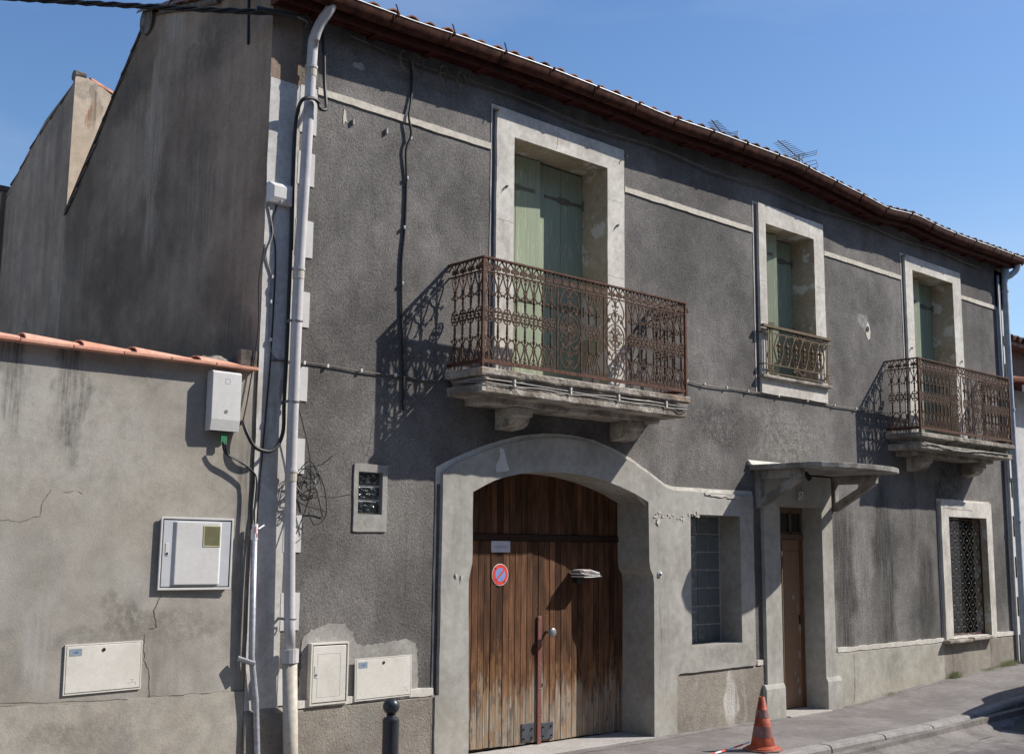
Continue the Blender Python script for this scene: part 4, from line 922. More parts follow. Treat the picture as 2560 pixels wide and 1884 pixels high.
for (x0, x1, z) in ((2.42, 2.63, 4.9), (3.95, 4.19, 4.62), (3.95, 4.19, 5.42), (6.58, 6.70, 4.95), (7.74, 7.94, 5.1), (9.99, 10.17, 4.75), (11.36, 11.59, 4.93), (2.42, 2.63, 4.2)):
    crack([(x0, z), ((x0+x1)/2, z+random.uniform(-.01, .01)), (x1, z)], .003, -.0355, gpf=hp, name='stone_joint')
for pts in ([(4.9, 5.5), (5.0, 5.1), (4.95, 4.7), (5.1, 4.3)], [(8.5, 5.4), (8.55, 5.0), (8.7, 4.6)], [(2.1, 5.5), (2.0, 5.1), (2.08, 4.7)], [(6.9, 3.6), (6.95, 3.3), (6.9, 3.05)], [(8.4, 2.6), (8.5, 2.1), (8.42, 1.6), (8.5, 1.2)], [(1.0, 3.2), (1.1, 2.9), (1.05, 2.6)], [(4.68, 1.35), (4.72, 1.0), (4.69, .6)]):
    crack(pts, .003, -.0012 if pts[0][0] != 4.68 else -.0432, gpf=hp)
crack([(3.2, 5.97), (3.22, 5.85), (3.2, 5.76)], .005, -.036, gpf=hp); crack([(1.35, 1.42), (1.2, 1.1)], .0, -.006, gpf=hp)

# ------------------------------------------------------------------ houses behind on the left and beyond on the right
b2 = empty('rear_house', (1.5, 5.1, 0), 'narrow brown-rendered house rising behind the rear roof slope, pale sunlit end wall', 'house')
def p2(o): o.parent = b2; o.matrix_parent_inverse = Matrix.Translation((-1.5, -5.1, 0)); return o
p2(MB().prism([(4.172, -.4), (4.172, 6.86), (4.25, 6.80), (4.98, 6.60), (5.5, 6.33), (6.12, 5.97), (6.12, -.4)], .0, .25, 'x').build('side_wall', 'gable2'))
p2(MB().prism([(.251, 3), (.251, 6.86), (.41, 6.78), (3.2, 6.0), (3.2, 3)], 4.173, 4.4, 'y').build('end_wall', 'peach'))
p2(MB().prism([(-.0, 4), (-.0, 6.87), (.1, 6.90), (.2515, 6.855), (.2515, 4)], 4.166, 4.171, 'y').build('end_wall', 'peach'))
rf2 = p2(MB().prism([(.3, 6.8), (3.2, 5.98), (3.2, 5.9), (.3, 6.7)], 4.3, 6.1, 'y').build('roof', 'tile_old'))
vt2 = cover_tile(.085, .07, .36, .014, 7, 'verge_tile', 'tile_mortar', None); p2(vt2)
path2 = [(4.2, 6.86), (4.98, 6.62), (5.5, 6.35), (6.12, 5.99)]
for i in range(7):
    s = i*.31; y = 4.28+s*.92; z = interp([(4.2, 6.86), (4.98, 6.62), (5.5, 6.35), (6.12, 5.99)], y)
    o = vt2 if i == 0 else dup(vt2); p2(o); o.location = (.07, y+.26, z-.19); o.rotation_euler = (pi-.42, 0, 0); o.scale = (1, 1, -1)
t2 = MB()
for (x_, r_) in ((0, .075), (.30, .06)):
    for j in range(9): a = pi*j/8; t2.v.append((x_, r_*cos(a), r_*sin(a)*.8))
for j in range(8): t2.f.append((j, j+1, 9+j+1, 9+j))
t2.f.append(tuple(range(9))); t2.f.append(tuple(range(17, 8, -1)))
t2 = t2.build('roof_tile', 'tile'); p2(t2)
for i in range(9):
    o = t2 if i == 0 else dup(t2); p2(o); x = .17+i*.27; o.location = (x, 4.24, 6.875-(x-.17)*.285); o.rotation_euler = (0, .28, 0); o.rotation_mode = 'XYZ'
p2(MB().tube([(.0, 4.22, 6.90), (.12, 4.22, 6.90)], .06, 10).build('ridge_end', 'tile_mortar'))
b3 = empty('far_rear_house', (0, 8, 0), 'low dark building at the left edge, behind the brown gable', 'house')
def p3(o): o.parent = b3; o.matrix_parent_inverse = Matrix.Translation((0, -8, 0)); return o
p3(MB().prism([(6.13, -.4), (6.13, 6.02), (6.4, 6.0), (8.5, 5.3), (8.5, -.4)], -.05, 3, 'x').build('wall', 'gable'))
p3(MB().prism([(6.13, 6.03), (6.4, 6.01), (8.6, 5.28), (8.6, 5.35), (6.4, 6.07), (6.13, 6.09)], -.08, 3.05, 'x').build('roof', 'tile_old'))
nh = empty('brown_neighbour_house', (17, 6, 0), 'brown-walled house with red tiled roof past the right drainpipe', 'house')
def pn(o): o.parent = nh; o.matrix_parent_inverse = Matrix.Translation((-17, -6, 0)); return o
pn(MB().box(15.2, 24, 2.2, 9, -.4, 5.95).build('wall', 'neigh_brown'))
rfn = pn(MB().prism([(1.9, 5.86), (1.9, 5.93), (5.6, 7.1), (9.3, 5.93), (9.3, 5.86)], 14.9, 24.4, 'x').build('roof', 'tile_old'))
tn = cover_tile(.12, .10, .5, .016, 6, 'roof_tile', 'tile_old', rfn); 
for i in range(24):
    for r_ in range(3):
        o = tn if i == 0 and r_ == 0 else dup(tn); o.location = (14.98+i*.27, 1.82+r_*.44, 5.93+r_*.139); o.rotation_euler = (.30, 0, 0)
n2 = empty('white_neighbour_house', (16, 1, 0), 'low white rendered neighbouring house at the right edge of the frame', 'house')
def pw(o): o.parent = n2; o.matrix_parent_inverse = Matrix.Translation((-16, -1, 0)); return o
pw(MB().box(13.35, 20, .12, 2.1, -.4, 4.42).build('wall', 'neigh_white'))
rfw = pw(MB().prism([(-.12, 4.40), (-.12, 4.46), (2.15, 5.0), (2.15, 4.42)], 13.3, 20.1, 'x').build('roof', 'soffit'))
tw = cover_tile(.085, .075, .45, .014, 6, 'roof_tile', 'tile', rfw)
for i in range(30):
    o = tw if i == 0 else dup(tw); o.location = (13.38+i*.22, -.2, 4.47); o.rotation_euler = (.22, 0, 0)
pw(MB().box(13.3, 20.05, -.2, -.12, 4.33, 4.43).build('gutter', 'zinc'))
wf = pw(MB().box(14.0, 14.9, .08, .125, .9, 2.5).build('window', 'white'))
MB().box(14.07, 14.83, .07, .082, .97, 2.43).build('pane', 'glass_dark', wf)

# ------------------------------------------------------------------ meter and utility boxes
def tap_symbol(b, x, z, s, y):
    b.tube([(x-.9*s, y, z), (x-.3*s, y, z), (x, y, z+.05*s), (x+.4*s, y, z), (x+.55*s, y, z-.35*s)], .0016, 4); b.tube([(x-.1*s, y, z+.1*s), (x-.1*s, y, z+.5*s)], .0016, 4); b.tube([(x-.45*s, y, z+.5*s), (x+.2*s, y, z+.5*s)], .0016, 4)
def water_box(x0, x1, z0, z1, y, label, tilt=0.):
    t = empty('water_meter_box', ((x0+x1)/2, y, z0), label, 'meter box', 'water meter doors set into the walls')
    w = (x1-x0)/2; h = z1-z0
    fr = MB().plate(rect(-w, w, 0, h), [rect(-w+.008, w-.008, .008, h-.008)[::-1]], -.008, .003).build('frame', 'cream_box', t)
    MB().box(-w+.008, w-.008, .0, .003, .008, h-.008).build('gap', 'dark_line', t)
    dr = MB().box(-w+.011, w-.011, -.009, -.001, .012, h-.011).build('door', 'cream_box', t, bevel=.003)
    MB().box(-w+.03, -w+.115, -.0105, -.0088, h-.075, h-.028).build('arrow_sticker', 'sticker', dr)
    MB().box(-w+.055, -w+.078, -.0115, -.0104, h-.055, h-.050).prism([(-w+.078, h-.043), (-w+.092, h-.0525), (-w+.078, h-.062)], -.0115, -.0104, 'y').build('arrow', 'sticker_blue', dr)
    MB().tube([(-.005, -.009, h-.045), (-.005, -.013, h-.045)], .012, 14).build('lock_rim', 'rust', dr); MB().tube([(-.005, -.012, h-.045), (-.005, -.0145, h-.045)], .008, 12).build('lock', 'black', dr)
    b = MB(); tap_symbol(b, w-.06, .05, .045, -.009); b.build('tap_emblem', 'plastic_cool', dr)
    t.rotation_euler = (0, tilt, 0)
    return t
water_box(-1.355, -.812, .862, 1.192, .008, 'larger white water meter door low in the garden wall, arrow sticker and tap emblem', -.012)
water_box(.965, 1.530, .642, .972, -.036, 'white water meter door with arrow sticker behind the black bollard', -.01)
g = empty('gas_meter_box', (.715, -.02, .64), 'narrow cream utility door between the drainpipe and the white water meter door', 'meter box')
MB().plate(rect(-.175, .175, 0, .47), [rect(-.163, .163, .012, .458)[::-1]], -.034, .02).build('frame', 'cream_box', g)
MB().box(-.163, .163, -.0, .006, .012, .458).build('gap', 'dark_line', g)
dr = MB().box(-.158, .150, -.034, -.005, .02, .448).build('door', 'cream_box', g, bevel=.004)
MB().plate(rect(-.115, .10, .06, .39), [rect(-.112, .097, .063, .387)[::-1]], -.0352, -.033).build('door_outline', 'plastic_cool', dr)
lk = MB().box(-.142, -.112, -.037, -.033, .21, .30).build('lock_plate', 'plastic', dr); MB().tube([(-.127, -.036, .232), (-.127, -.041, .232)], .009, 10).build('lock', 'steel', lk)
# electricity meter cabinet
e = empty('electricity_meter_box', (-.455, .01, 1.545), 'square grey meter cabinet with yellowed reading window on the garden wall', 'meter box')
MB().box(-.272, .282, -.05, .003, 0, .50).build('back_box', 'plastic', e, bevel=.006)
MB().plate(rect(-.28, .29, -.008, .512), [rect(-.266, .276, .008, .497)[::-1]], -.066, -.045).build('frame', 'plastic', e, bevel=.003)
MB().box(-.264, .274, -.052, -.048, .01, .495).build('gap', 'dark_line', e)
dr = MB().box(-.258, .266, -.062, -.05, .016, .487).build('door', 'plastic_cool', e, bevel=.003)
MB().prism([(-.19, -.062), (-.165, -.092), (.175, -.092), (.195, -.062)], .03, .478, 'z').build('raised_panel', 'plastic', dr, bevel=.005)
k = MB().plate(rect(.04, .178, .30, .455), [rect(.05, .168, .31, .445)[::-1]], -.098, -.09).build('window_frame', 'yellow_rim', dr, bevel=.003)
MB().box(.05, .168, -.095, -.088, .31, .445).build('reading_window', 'meter_glass', k)
lk = MB().box(-.238, -.212, -.068, -.06, .235, .325).build('lock_plate', 'plastic', dr, bevel=.002); MB().tube([(-.225, -.066, .25), (-.225, -.072, .25)], .009, 10).build('lock', 'black', lk)
e.rotation_euler = (0, .005, -.02); e.scale = (1, .52, 1)
# upper box
u = empty('cable_box', (-.335, .005, 2.70), 'tall slim pale junction cabinet under the coping end, green tag hanging below', 'junction box')
MB().prism([(-.125, 0), (-.105, -.0), (-.105, -.12), (.125, -.12), (.125, 0)][1:], 0, .445, 'z').build('back_box', 'plastic', u, bevel=.006)
b = MB(); b.prism([(0, 0), (-.118, 0), (-.145, .085), (-.145, .435), (-.12, .447), (0, .447)], -.112, .13, 'x'); cv = b.build('cover', 'plastic', u, bevel=.004)
MB().tube([(.01, -.143, .145), (.01, -.150, .145)], .014, 14).build('lock', 'steel', cv)
MB().plate(rect(-.005, .035, .355, .395), [rect(-.001, .031, .359, .391)[::-1]], -.1475, -.144).build('emblem', 'plastic_cool', cv)
MB().box(.0, .05, -.08, -.06, -.095, -.015).build('green_tag', 'green', u)
u.rotation_euler = (0, 0, .03); u.scale = (1, .6, 1); u.location.x = -.31
# junction box on the corner
j = empty('junction_box', (.115, -.006, 4.545), 'small square pale junction box on the corner strip beside the upper drainpipe', 'junction box')
b = MB(); b.v += [(-.108, 0, 0), (.105, 0, 0), (.105, 0, .165), (-.108, 0, .165), (-.108, -.035, 0), (.105, -.035, 0), (.105, -.035, .165), (-.108, -.035, .165), (-.07, -.055, .045), (.07, -.055, .045), (.07, -.055, .135), (-.07, -.055, .135)]
b.f += [(0, 1, 5, 4), (1, 2, 6, 5), (2, 3, 7, 6), (3, 0, 4, 7), (4, 5, 9, 8), (5, 6, 10, 9), (6, 7, 11, 10), (7, 4, 8, 11), (8, 9, 10, 11)]
b.build('cover', 'plastic', j, bevel=.003); MB().tube([(.0, -.046, .022), (.0, -.052, .022)], .009, 10).build('screw', 'steel', j)

# ------------------------------------------------------------------ cables
def cable(name, pts, r, mat, label, k=5, clips=None, cat='cable', group=None, n=6, clipmat='clip'):
    t = MB().tube(smoothpath(pts, k), r, n).build(name, mat, smooth=True); tag(t, label, cat, group)
    if clips:
        c0 = None
        for p in clips:
            o = MB().box(-.009, .009, -.012, .006, -.014, .014).build('clip', clipmat, t, bevel=.002) if c0 is None else dup(c0)
            c0 = c0 or o; o.location = p
    return t
yw = -.014
def sagline(x0, x1, z, y, seed, amp=.012, step=.3):
    rr = random.Random(seed); n = int((x1-x0)/step); return [(lerp(x0, x1, i/n), y, z+rr.uniform(-amp, amp)) for i in range(n+1)]
a = sagline(.10, 1.9, 3.298, yw, 1); cable('facade_cable', a, .006, 'cable_brown', 'thin grey twisted cable along the wall from the corner drainpipe to the large balcony', clips=[(x, yw-.006, 3.3) for x in (.4, .62, .95, 1.3, 1.6)], n=5)
for q in range(3):
    zz = (3.298, 3.285, 3.262)[q]; rr = random.Random(q+5)
    pts = [(1.89, -.05, 3.29), (1.885, -.45, zz)]+[(x, -.475-.004*q, zz+rr.uniform(-.010, .008)) for x in [2.0+.3*i for i in range(9)]]+[(4.64, -.475, zz), (4.69, -.05, 3.34)]
    cable('facade_cable', pts, .0055, 'cable_grey', ('upper', 'middle', 'lower')[q]+' of the three pale cables strung in the hollow moulding of the large balcony slab', clips=[(x, -.485, zz) for x in ((2.25, 2.95, 3.6, 4.3) if q != 1 else ())], group='pale cables along the large balcony slab', n=5)
a = [(4.66, -.03, 3.66)]+sagline(4.9, 9.35, 3.652, yw-.004, 2, .010, .28)+[(9.42, -.02, 3.62), (9.46, -.02, 3.45), (9.45, -.04, 3.28)]
cable('facade_cable', a, .0065, 'cable_brown', 'thin cable crossing the wall under the middle window between the two balconies', clips=[(x, yw-.012, 3.655) for x in (5.2, 5.5, 5.9, 6.3, 6.9, 7.5, 8.1, 8.6)], n=5)
cable('facade_cable', [(9.45, -.04, 3.28), (9.4, -.46, 3.25), (9.7, -.485, 3.245), (10.4, -.485, 3.20), (11.1, -.485, 3.235), (11.9, -.485, 3.24)], .007, 'cable_grey', 'single pale cable along the slab of the far small balcony', n=5)
a = [(1.40, yw, 6.16), (1.41, yw, 5.9), (1.39, yw-.01, 5.72), (1.37, yw-.02, 5.60), (1.40, yw-.02, 5.45), (1.355, yw-.01, 5.30), (1.375, yw, 5.03), (1.37, yw, 4.6), (1.345, yw, 4.28), (1.36, yw, 3.8), (1.39, yw, 3.4), (1.40, yw, 3.01)]
cable('downlead_cable', a, .011, 'cable', 'black cable hanging down the wall left of the large balcony', clips=[(1.40, -.03, 5.42), (1.375, -.025, 5.05), (1.355, -.025, 4.6), (1.35, -.025, 4.1)], n=6, clipmat='steel')
a = [(.44, -.03, 6.18), (.455, -.06, 5.92), (.465, -.07, 5.65), (.455, -.12, 5.45), (.42, -.17, 5.375), (.365, -.17, 5.37), (.355, -.16, 5.42), (.30, -.165, 5.44), (.215, -.155, 5.41), (.215, -.08, 5.33), (.23, -.025, 5.1), (.235, -.025, 4.2), (.235, -.025, 3.4), (.225, -.03, 2.98), (.205, -.06, 2.72), (.11, -.08, 2.58), (-.03, -.08, 2.59), (-.10, -.07, 2.68), (-.125, -.03, 2.78), (-.12, .01, 2.78)]
cable('power_cable', a, .015, 'cable', 'thick black cable wrapping the drainpipe high up and running down the house corner', n=8)
cable('power_cable', [(p[0]+.012*sin(i), p[1]-.012, p[2]-.008) for i, p in enumerate(a[4:12])], .008, 'cable', 'thinner black cable doubling the thick cable round the upper drainpipe', n=6)
a = [(.02, -.012, 4.52), (.07, -.014, 4.3), (.02, -.014, 4.12), (.08, -.012, 3.93), (.075, -.012, 3.72), (.09, -.012, 3.41), (.14, -.012, 3.31), (.26, -.012, 3.295)]
cable('corner_cable', a, .006, 'cable_grey', 'thin pale cable snaking down the corner strip below the small junction box', clips=[(.08, -.015, 3.75), (.09, -.015, 3.45), (.085, -.015, 3.95)], n=5)
cable('corner_cable', [(.10, -.012, 4.54), (.06, -.012, 4.35), (.10, -.012, 4.2), (.11, -.012, 3.9), (.10, -.012, 3.3), (.08, -.012, 2.9), (.05, -.012, 2.3), (.03, -.03, 1.95), (.03, -.04, 1.0)], .006, 'cable', 'thin black cable dropping along the corner beside the pale one', n=5)
cable('corner_cable', [(.01, -.01, 4.2), (-.03, -.01, 3.9), (-.02, -.01, 3.5), (-.08, -.01, 3.0), (-.12, -.02, 2.80)], .0055, 'cable', 'thin dark cable curving from the gable edge to the loop by the slim cabinet', n=5)
a = [(-.30, -.06, 2.62), (-.27, -.05, 2.54), (-.16, -.05, 2.49), (-.06, -.05, 2.43), (-.02, -.045, 2.36), (-.025, -.04, 2.15), (-.02, -.05, 1.98)]
cable('box_cable', a, .010, 'cable', 'black cable from the slim cabinet down into the galvanised conduit', n=6)
cable('box_cable', [(p[0]+.02, p[1]-.005, p[2]-.015) for p in a], .006, 'cable', 'second thinner cable from the slim cabinet to the conduit', n=5)
# tangle beside the drainpipe
rr = random.Random(21)
tg = empty('wire_tangle', (.42, -.08, 2.3), 'loose tangle of black wires hanging beside the lower drainpipe joint', 'wires')
for i in range(7):
    pts = []; cx = .42+rr.uniform(-.04, .04); cz = 2.33+rr.uniform(-.08, .08); r1 = rr.uniform(.045, .10); ph = rr.uniform(0, 6)
    for q in range(9): pts.append((cx+r1*cos(ph+q*.75)*rr.uniform(.8, 1.2)-.42, -.02+rr.uniform(-.05, .05), cz+r1*1.25*sin(ph+q*.75)*rr.uniform(.8, 1.2)-2.3))
    MB().tube(smoothpath(pts, 4), .0038, 4).build('wire', 'cable', tg)
for pts in ([(.33, -.08, 2.24), (.5, -.1, 2.25), (.66, -.09, 2.24), (.81, -.12, 2.27)], [(.34, -.08, 2.2), (.45, -.09, 2.16), (.6, -.1, 2.13)], [(.42, -.09, 2.45), (.5, -.1, 2.3), (.57, -.1, 2.08)], [(.44, -.08, 2.47), (.55, -.1, 2.5), (.63, -.12, 2.57)], [(.30, -.1, 2.96), (.36, -.1, 2.8), (.42, -.1, 2.6), (.45, -.1, 2.4), (.43, -.1, 2.2), (.34, -.09, 1.95)], [(.52, -.1, 2.42), (.58, -.1, 2.3), (.6, -.1, 2.1), (.5, -.1, 2.02), (.44, -.1, 2.12)]):
    MB().tube([(x-.42, y+.08, z-2.3) for x, y, z in smoothpath(pts, 5)], .0045, 4).build('wire', 'cable', tg)
# conduit
cd = empty('cable_conduit', (.03, -.05, .3), 'galvanised steel conduit pipe up the garden wall end, white warning sticker near its top', 'conduit')
MB().tube([(p[0]-.03, p[1]+.05, p[2]-.3) for p in [(.15, -.05, -.1), (.10, -.05, .34), (.07, -.05, .72), (.03, -.05, .98), (.02, -.05, 1.04), (.0, -.05, 1.97)]], .024, 12).build('pipe', 'conduit', cd, smooth=True)
MB().tube([(-.03, 0, 1.60), (-.03, 0, 1.72)], .0265, 12).build('sticker', 'white', cd)
MB().box(-.04, -.03, -.0275, -.02, 1.65, 1.70).box(-.024, -.018, -.0275, -.02, 1.62, 1.65).build('sticker_print', 'red', cd)
MB().tube([(-.03, 0, 1.60), (-.03, 0, 1.66)], .0, 4).build('pipe_cap', 'conduit', cd)
MB().tube([(-.12, .01, .735), (-.0, -.03, .69)], .02, 8).build('clamp', 'steel', cd); MB().tube([(-.01, -.02, 1.68), (.05, -.0, 1.71)], .008, 6).build('clamp', 'steel', cd)
# overhead bundle
oh = empty('overhead_cable', (.2, -.1, 6.1), 'twisted black overhead cable bundle anchored at the upper left corner of the house', 'cable')
A = Vector((.05, -.12, 6.10)); B = Vector((-8.4, 6.1, 6.55)); L = (B-A).length
for q in range(3):
    pts = []
    for i in range(80):
        t = (i/79)**1.6; p = A.lerp(B, t); p.z -= .25*4*t*(1-t)*.6; w = 2*pi*(t*L/.45)+q*2.09; p = p+Vector((0, .016*cos(w), .016*sin(w))); pts.append(p-Vector((.2, -.1, 6.1)))
    MB().tube(pts, .011, 6).build('strand', 'cable', oh, smooth=True)
MB().tube([(-.38, .05, -.01), (-.06, -.03, .0)], .022, 10).build('anchor_sleeve', 'cable', oh)
MB().tube(smoothpath([(-.06, -.03, 0), (.02, -.02, .0), (.08, .03, .01), (.10, .10, .0)], 4), .008, 6).build('anchor_hook', 'steel', oh)
MB().tube(smoothpath([(-.06, -.03, 0.01), (.05, .0, .06), (.15, .07, .03), (.26, .08, .07)], 4), .009, 6).build('tail', 'cable', oh)
cable('gable_downlead', [(-.012, .40, 6.45), (-.012, .385, 6.2), (-.012, .37, 5.98)], .011, 'cable', 'short black cable stub hanging on the upper gable wall', n=6)
# coils of cable under the eaves
ec = cable('eaves_cable', [(x, -.04, 6.14+.02*sin(x*3)) for x in [.7+.55*i for i in range(22)]], .008, 'cable_brown', 'old cable running along the top of the facade under the eaves', n=5)
for i, (xx, r1) in enumerate(((1.28, .085), (1.42, .085), (1.72, .075), (1.92, .075))):
    t = MB()
    for q in range(3): t.tube([(r1*(1+.05*q)*cos(2*pi*k/18)*.9, -.01*q, r1*(1+.05*q)*sin(2*pi*k/18)) for k in range(17)], .005, 4)
    o = t.build('cable_coil', 'cable_brown'); o.location = (xx, -.06, 6.09); o.rotation_euler = (0, 0, .3)
    tag(o, ('leftmost', 'second', 'third', 'rightmost')[i]+' of the four old cable coils hanging under the eaves left of the tall window', 'cable coil', 'cable coils under the eaves')

# ------------------------------------------------------------------ signs and small things
def text(body, size, mat, parent, loc, rot=(pi/2, 0, 0), ext=.0015, sx=1.):
    cu = bpy.data.curves.new('lettering', 'FONT'); cu.body = body; cu.size = size; cu.extrude = ext; cu.align_x = 'CENTER'; cu.align_y = 'CENTER'
    tmp = bpy.data.objects.new('tmp', cu); COL.objects.link(tmp); dg = bpy.context.evaluated_depsgraph_get(); dg.update()
    me = bpy.data.meshes.new_from_object(tmp.evaluated_get(dg)); bpy.data.objects.remove(tmp)
    me.materials.clear(); o = link('lettering', me, mat, parent); o.location = loc; o.rotation_euler = rot; o.scale = (sx, 1, 1); return o
n57 = empty('house_number_sign', (7.25, -.052, 2.495), 'dark blue enamel house number 57 above the narrow door', 'sign')
MB().prism(wob(rect(-.085, .085, -.078, .078), .005, .03, 3), -.006, .001, 'y').build('mortar_border', 'smoothpatch', n57)
MB().box(-.072, .072, -.012, -.005, -.062, .062).build('enamel_plate', 'enamel_blue', n57, bevel=.002)
MB().plate(rect(-.064, .064, -.054, .054), [rect(-.060, .060, -.050, .050)[::-1]], -.0128, -.0115).build('white_line', 'white', n57)
text('57', .115, 'white', n57, (0, -.013, 0), sx=.78)
sg = empty('no_parking_sign', (2.885, .384, 1.605), 'round red and blue no-parking disc screwed to the left gate leaf', 'sign')
MB().tube([(0, .004, 0), (0, -.002, 0)], .103, 32).build('white_rim', 'white', sg); MB().tube([(0, -.002, 0), (0, -.004, 0)], .097, 32).build('red_ring', 'red', sg)
MB().tube([(0, -.004, 0), (0, -.0055, 0)], .064, 28).build('blue_disc', 'blue', sg)
c_ = cos(pi/4); w = .009; L_ = .072
MB().plate([(-L_*c_-w*c_, -L_*c_+w*c_), (-L_*c_+w*c_, -L_*c_-w*c_), (L_*c_+w*c_, L_*c_-w*c_), (L_*c_-w*c_, L_*c_+w*c_)], [], -.0068, -.0054).build('red_slash', 'red', sg)
for (x, z) in ((-.062, .062), (.055, -.068)): MB().tube([(x, -.004, z), (x, -.009, z)], .006, 8).build('screw', 'black', sg)
sg.scale = (1, 1, 1)
pl = empty('notice_plate', (2.89, .385, 1.868), 'faded white rectangular plate at the top of the left gate leaf', 'sign')
MB().box(-.12, .12, -.004, .003, -.053, .053).build('plate', 'plate_white', pl, bevel=.001)
for (x, z) in ((-.11, .043), (.11, .043), (-.11, -.043), (.11, -.043)): MB().tube([(x, -.004, z), (x, -.007, z)], .004, 6).build('screw', 'steel', pl)
text('GARAGE', .042, 'plate_ink', pl, (0, -.0045, -.005), ext=.0004)
bpy.data.objects.remove(pl.children[-1])
for i in range(7): MB().box(-.08+i*.024, -.066+i*.024, -.0052, -.004, -.012, .008).build('worn_letter', 'plate_ink', pl)
nw = empty('newspaper', (3.93, .27, 1.60), 'folded newspapers and flyers stuck in the gate letter slot', 'newspaper')
rr = random.Random(12)
for q in range(7):
    a = -.10+rr.uniform(-.02, .03); b_ = .12+rr.uniform(-.03, .06); z = -.022+q*.0085; t = rr.uniform(-.012, .012)
    o = MB().prism([(a, z-t), (lerp(a, b_, .4), z+rr.uniform(-.006, .002)), (b_, z+t), (b_+.004, z+t+.003), (lerp(a, b_, .4), z+.005), (a, z-t+.005)], -.06+rr.uniform(-.02, .02), .10, 'y').build('sheet', 'paper', nw)
    o.rotation_euler = (0, 0, rr.uniform(-.14, .14))
MB().box(-.09, .0, -.062, .04, .036, .041).build('front_page', 'paper_red', nw)
MB().prism([(-.09, .04), (.02, .041), (.15, .012), (.16, .018), (.02, .05), (-.09, .048)], -.05, .09, 'y').build('flyer', 'paper', nw)
MB().box(-.07, .09, -.03, .1, -.034, -.026).build('magazine', 'black', nw)
nw.rotation_euler = (0, 0, .0)
sl_ = MB().box(3.87, 3.99, .32, .39, 1.515, 1.57); slot = sl_.build('letter_slot', 'black', gate, bevel=.004)

def bollard(loc, label):
    t = empty('bollard', loc, label, 'bollard')
    MB().lathe([(.057, 0), (.057, .70), (.055, .72), (.052, .728), (.034, .732), (.030, .745), (.034, .752)], n=28).build('post', 'bollard', t, smooth=False)
    MB().lathe([(.003+.056*sin(pi*i/14), .805-.056*cos(pi*i/14)) for i in range(15)], n=28).build('ball', 'bollard', t, smooth=True)
    MB().lathe([(.059, .0), (.059, .02)], n=24).build('base_ring', 'bollard', t)
    MB().lathe([(.0585, .70), (.0585, .712)], n=28).build('collar', 'bollard', t)
    return t
bo = bollard((.465, -1.2, gz(.465)-.0), 'black cylindrical bollard with ball top standing before the utility doors')
cn = empty('traffic_cone', (4.84, -1.17, gz(4.84)), 'worn orange traffic cone with dull bands standing on the pavement edge', 'traffic cone')
R_ = lambda z: .125-.098*z/.49
def cone_seg(z0, z1, mat, nm, e=0): MB().lathe([(R_(z0)+e, z0), (R_(z1)+e, z1)], n=28, cap=False).build(nm, mat, cn, smooth=True)
MB().lathe([(R_(.02), .02), (R_(.49), .49), (R_(.49)-.006, .492), (R_(.49)-.008, .4)], n=28, cap=False).build('cone_body', 'cone', cn, smooth=True)
cone_seg(.13, .225, 'cone_grey', 'reflective_band', .0015); cone_seg(.30, .375, 'cone_grey', 'reflective_band', .0015)
MB().lathe([(.165, .018), (.155, .032), (.135, .038), (.12, .05)], n=28).build('skirt', 'cone', cn, smooth=False)
b = MB(); b.prism([(.19*cos(a)*1.0+.0*a, .19*sin(a)) for a in [k*pi/4+pi/8 for k in range(8)]], 0, .02, 'z'); b.build('foot', 'cone_grey', cn, bevel=.005)
cn.rotation_euler = (0, -.02, .3)
# barrier tape
tp = empty('barrier_tape', (4.3, -1.1, 0), 'red and white barrier tape trailing on the ground from the traffic cone', 'tape')
pts = smoothpath([(4.74, -1.10, .07), (4.55, -1.02, .02), (4.3, -1.04, .012), (4.0, -1.12, .012), (3.6, -1.2, .012), (3.2, -1.18, .012), (2.8, -1.3, .012)], 5)
for i in range(len(pts)-1):
    a = pts[i]-Vector((4.3, -1.1, 0)); c = pts[i+1]-Vector((4.3, -1.1, 0)); b = MB(); b.v += [(a.x, a.y, a.z), (c.x, c.y, c.z), (c.x, c.y+.016, c.z+.010), (a.x, a.y+.016, a.z+.010)]; b.f.append((0, 1, 2, 3))
    b.build('tape_stripe', 'red' if (i//2) % 2 else 'white', tp)

# antennas
def antenna(loc, s, yaw, label, tilt=.15):
    t = empty('tv_antenna', loc, label, 'antenna')
    MB().tube([(0, 0, -1.6), (0, 0, .05)], .016, 8).build('mast', 'alu', t)
    d = Vector((cos(yaw), sin(yaw), tilt)); n_ = Vector((-sin(yaw), cos(yaw), 0))
    MB().tube([d*(-.12*s), d*(.75*s)], .011, 6).build('boom', 'alu', t)
    for i in range(10):
        p = d*(.05+.07*i)*s; l = (.19-.008*i)*s; MB().tube([p-n_*l, p+n_*l], .0055, 4).build('element', 'alu', t)
    for u in (.14, -.14):
        b = MB()
        for q in range(3):
            z = u*s*(.35+.33*q*1.1); xo = -.12-.03*q
            b.tube([d*(xo*s)-n_*.26*s+Vector((0, 0, z)), d*(xo*s)+n_*.26*s+Vector((0, 0, z))], .005, 4)
        b.tube([d*(-.12*s), d*(-.2*s)+Vector((0, 0, u*s*1.1))], .007, 4)
        for e_ in (-1, 1): b.tube([d*(-.13*s)+n_*.26*s*e_+Vector((0, 0, u*s*.35)), d*(-.18*s)+n_*.26*s*e_+Vector((0, 0, u*s*1.08))], .005, 4)
        b.build('reflector', 'alu', t)
    return t
antenna((11.5, 2.6, 8.35), .95, pi+.1, 'larger television antenna on the roof ridge, nearer the right end')
antenna((9.45, 2.6, 8.2), .72, pi+.3, 'smaller television antenna, partly hidden, further left above the gutter')

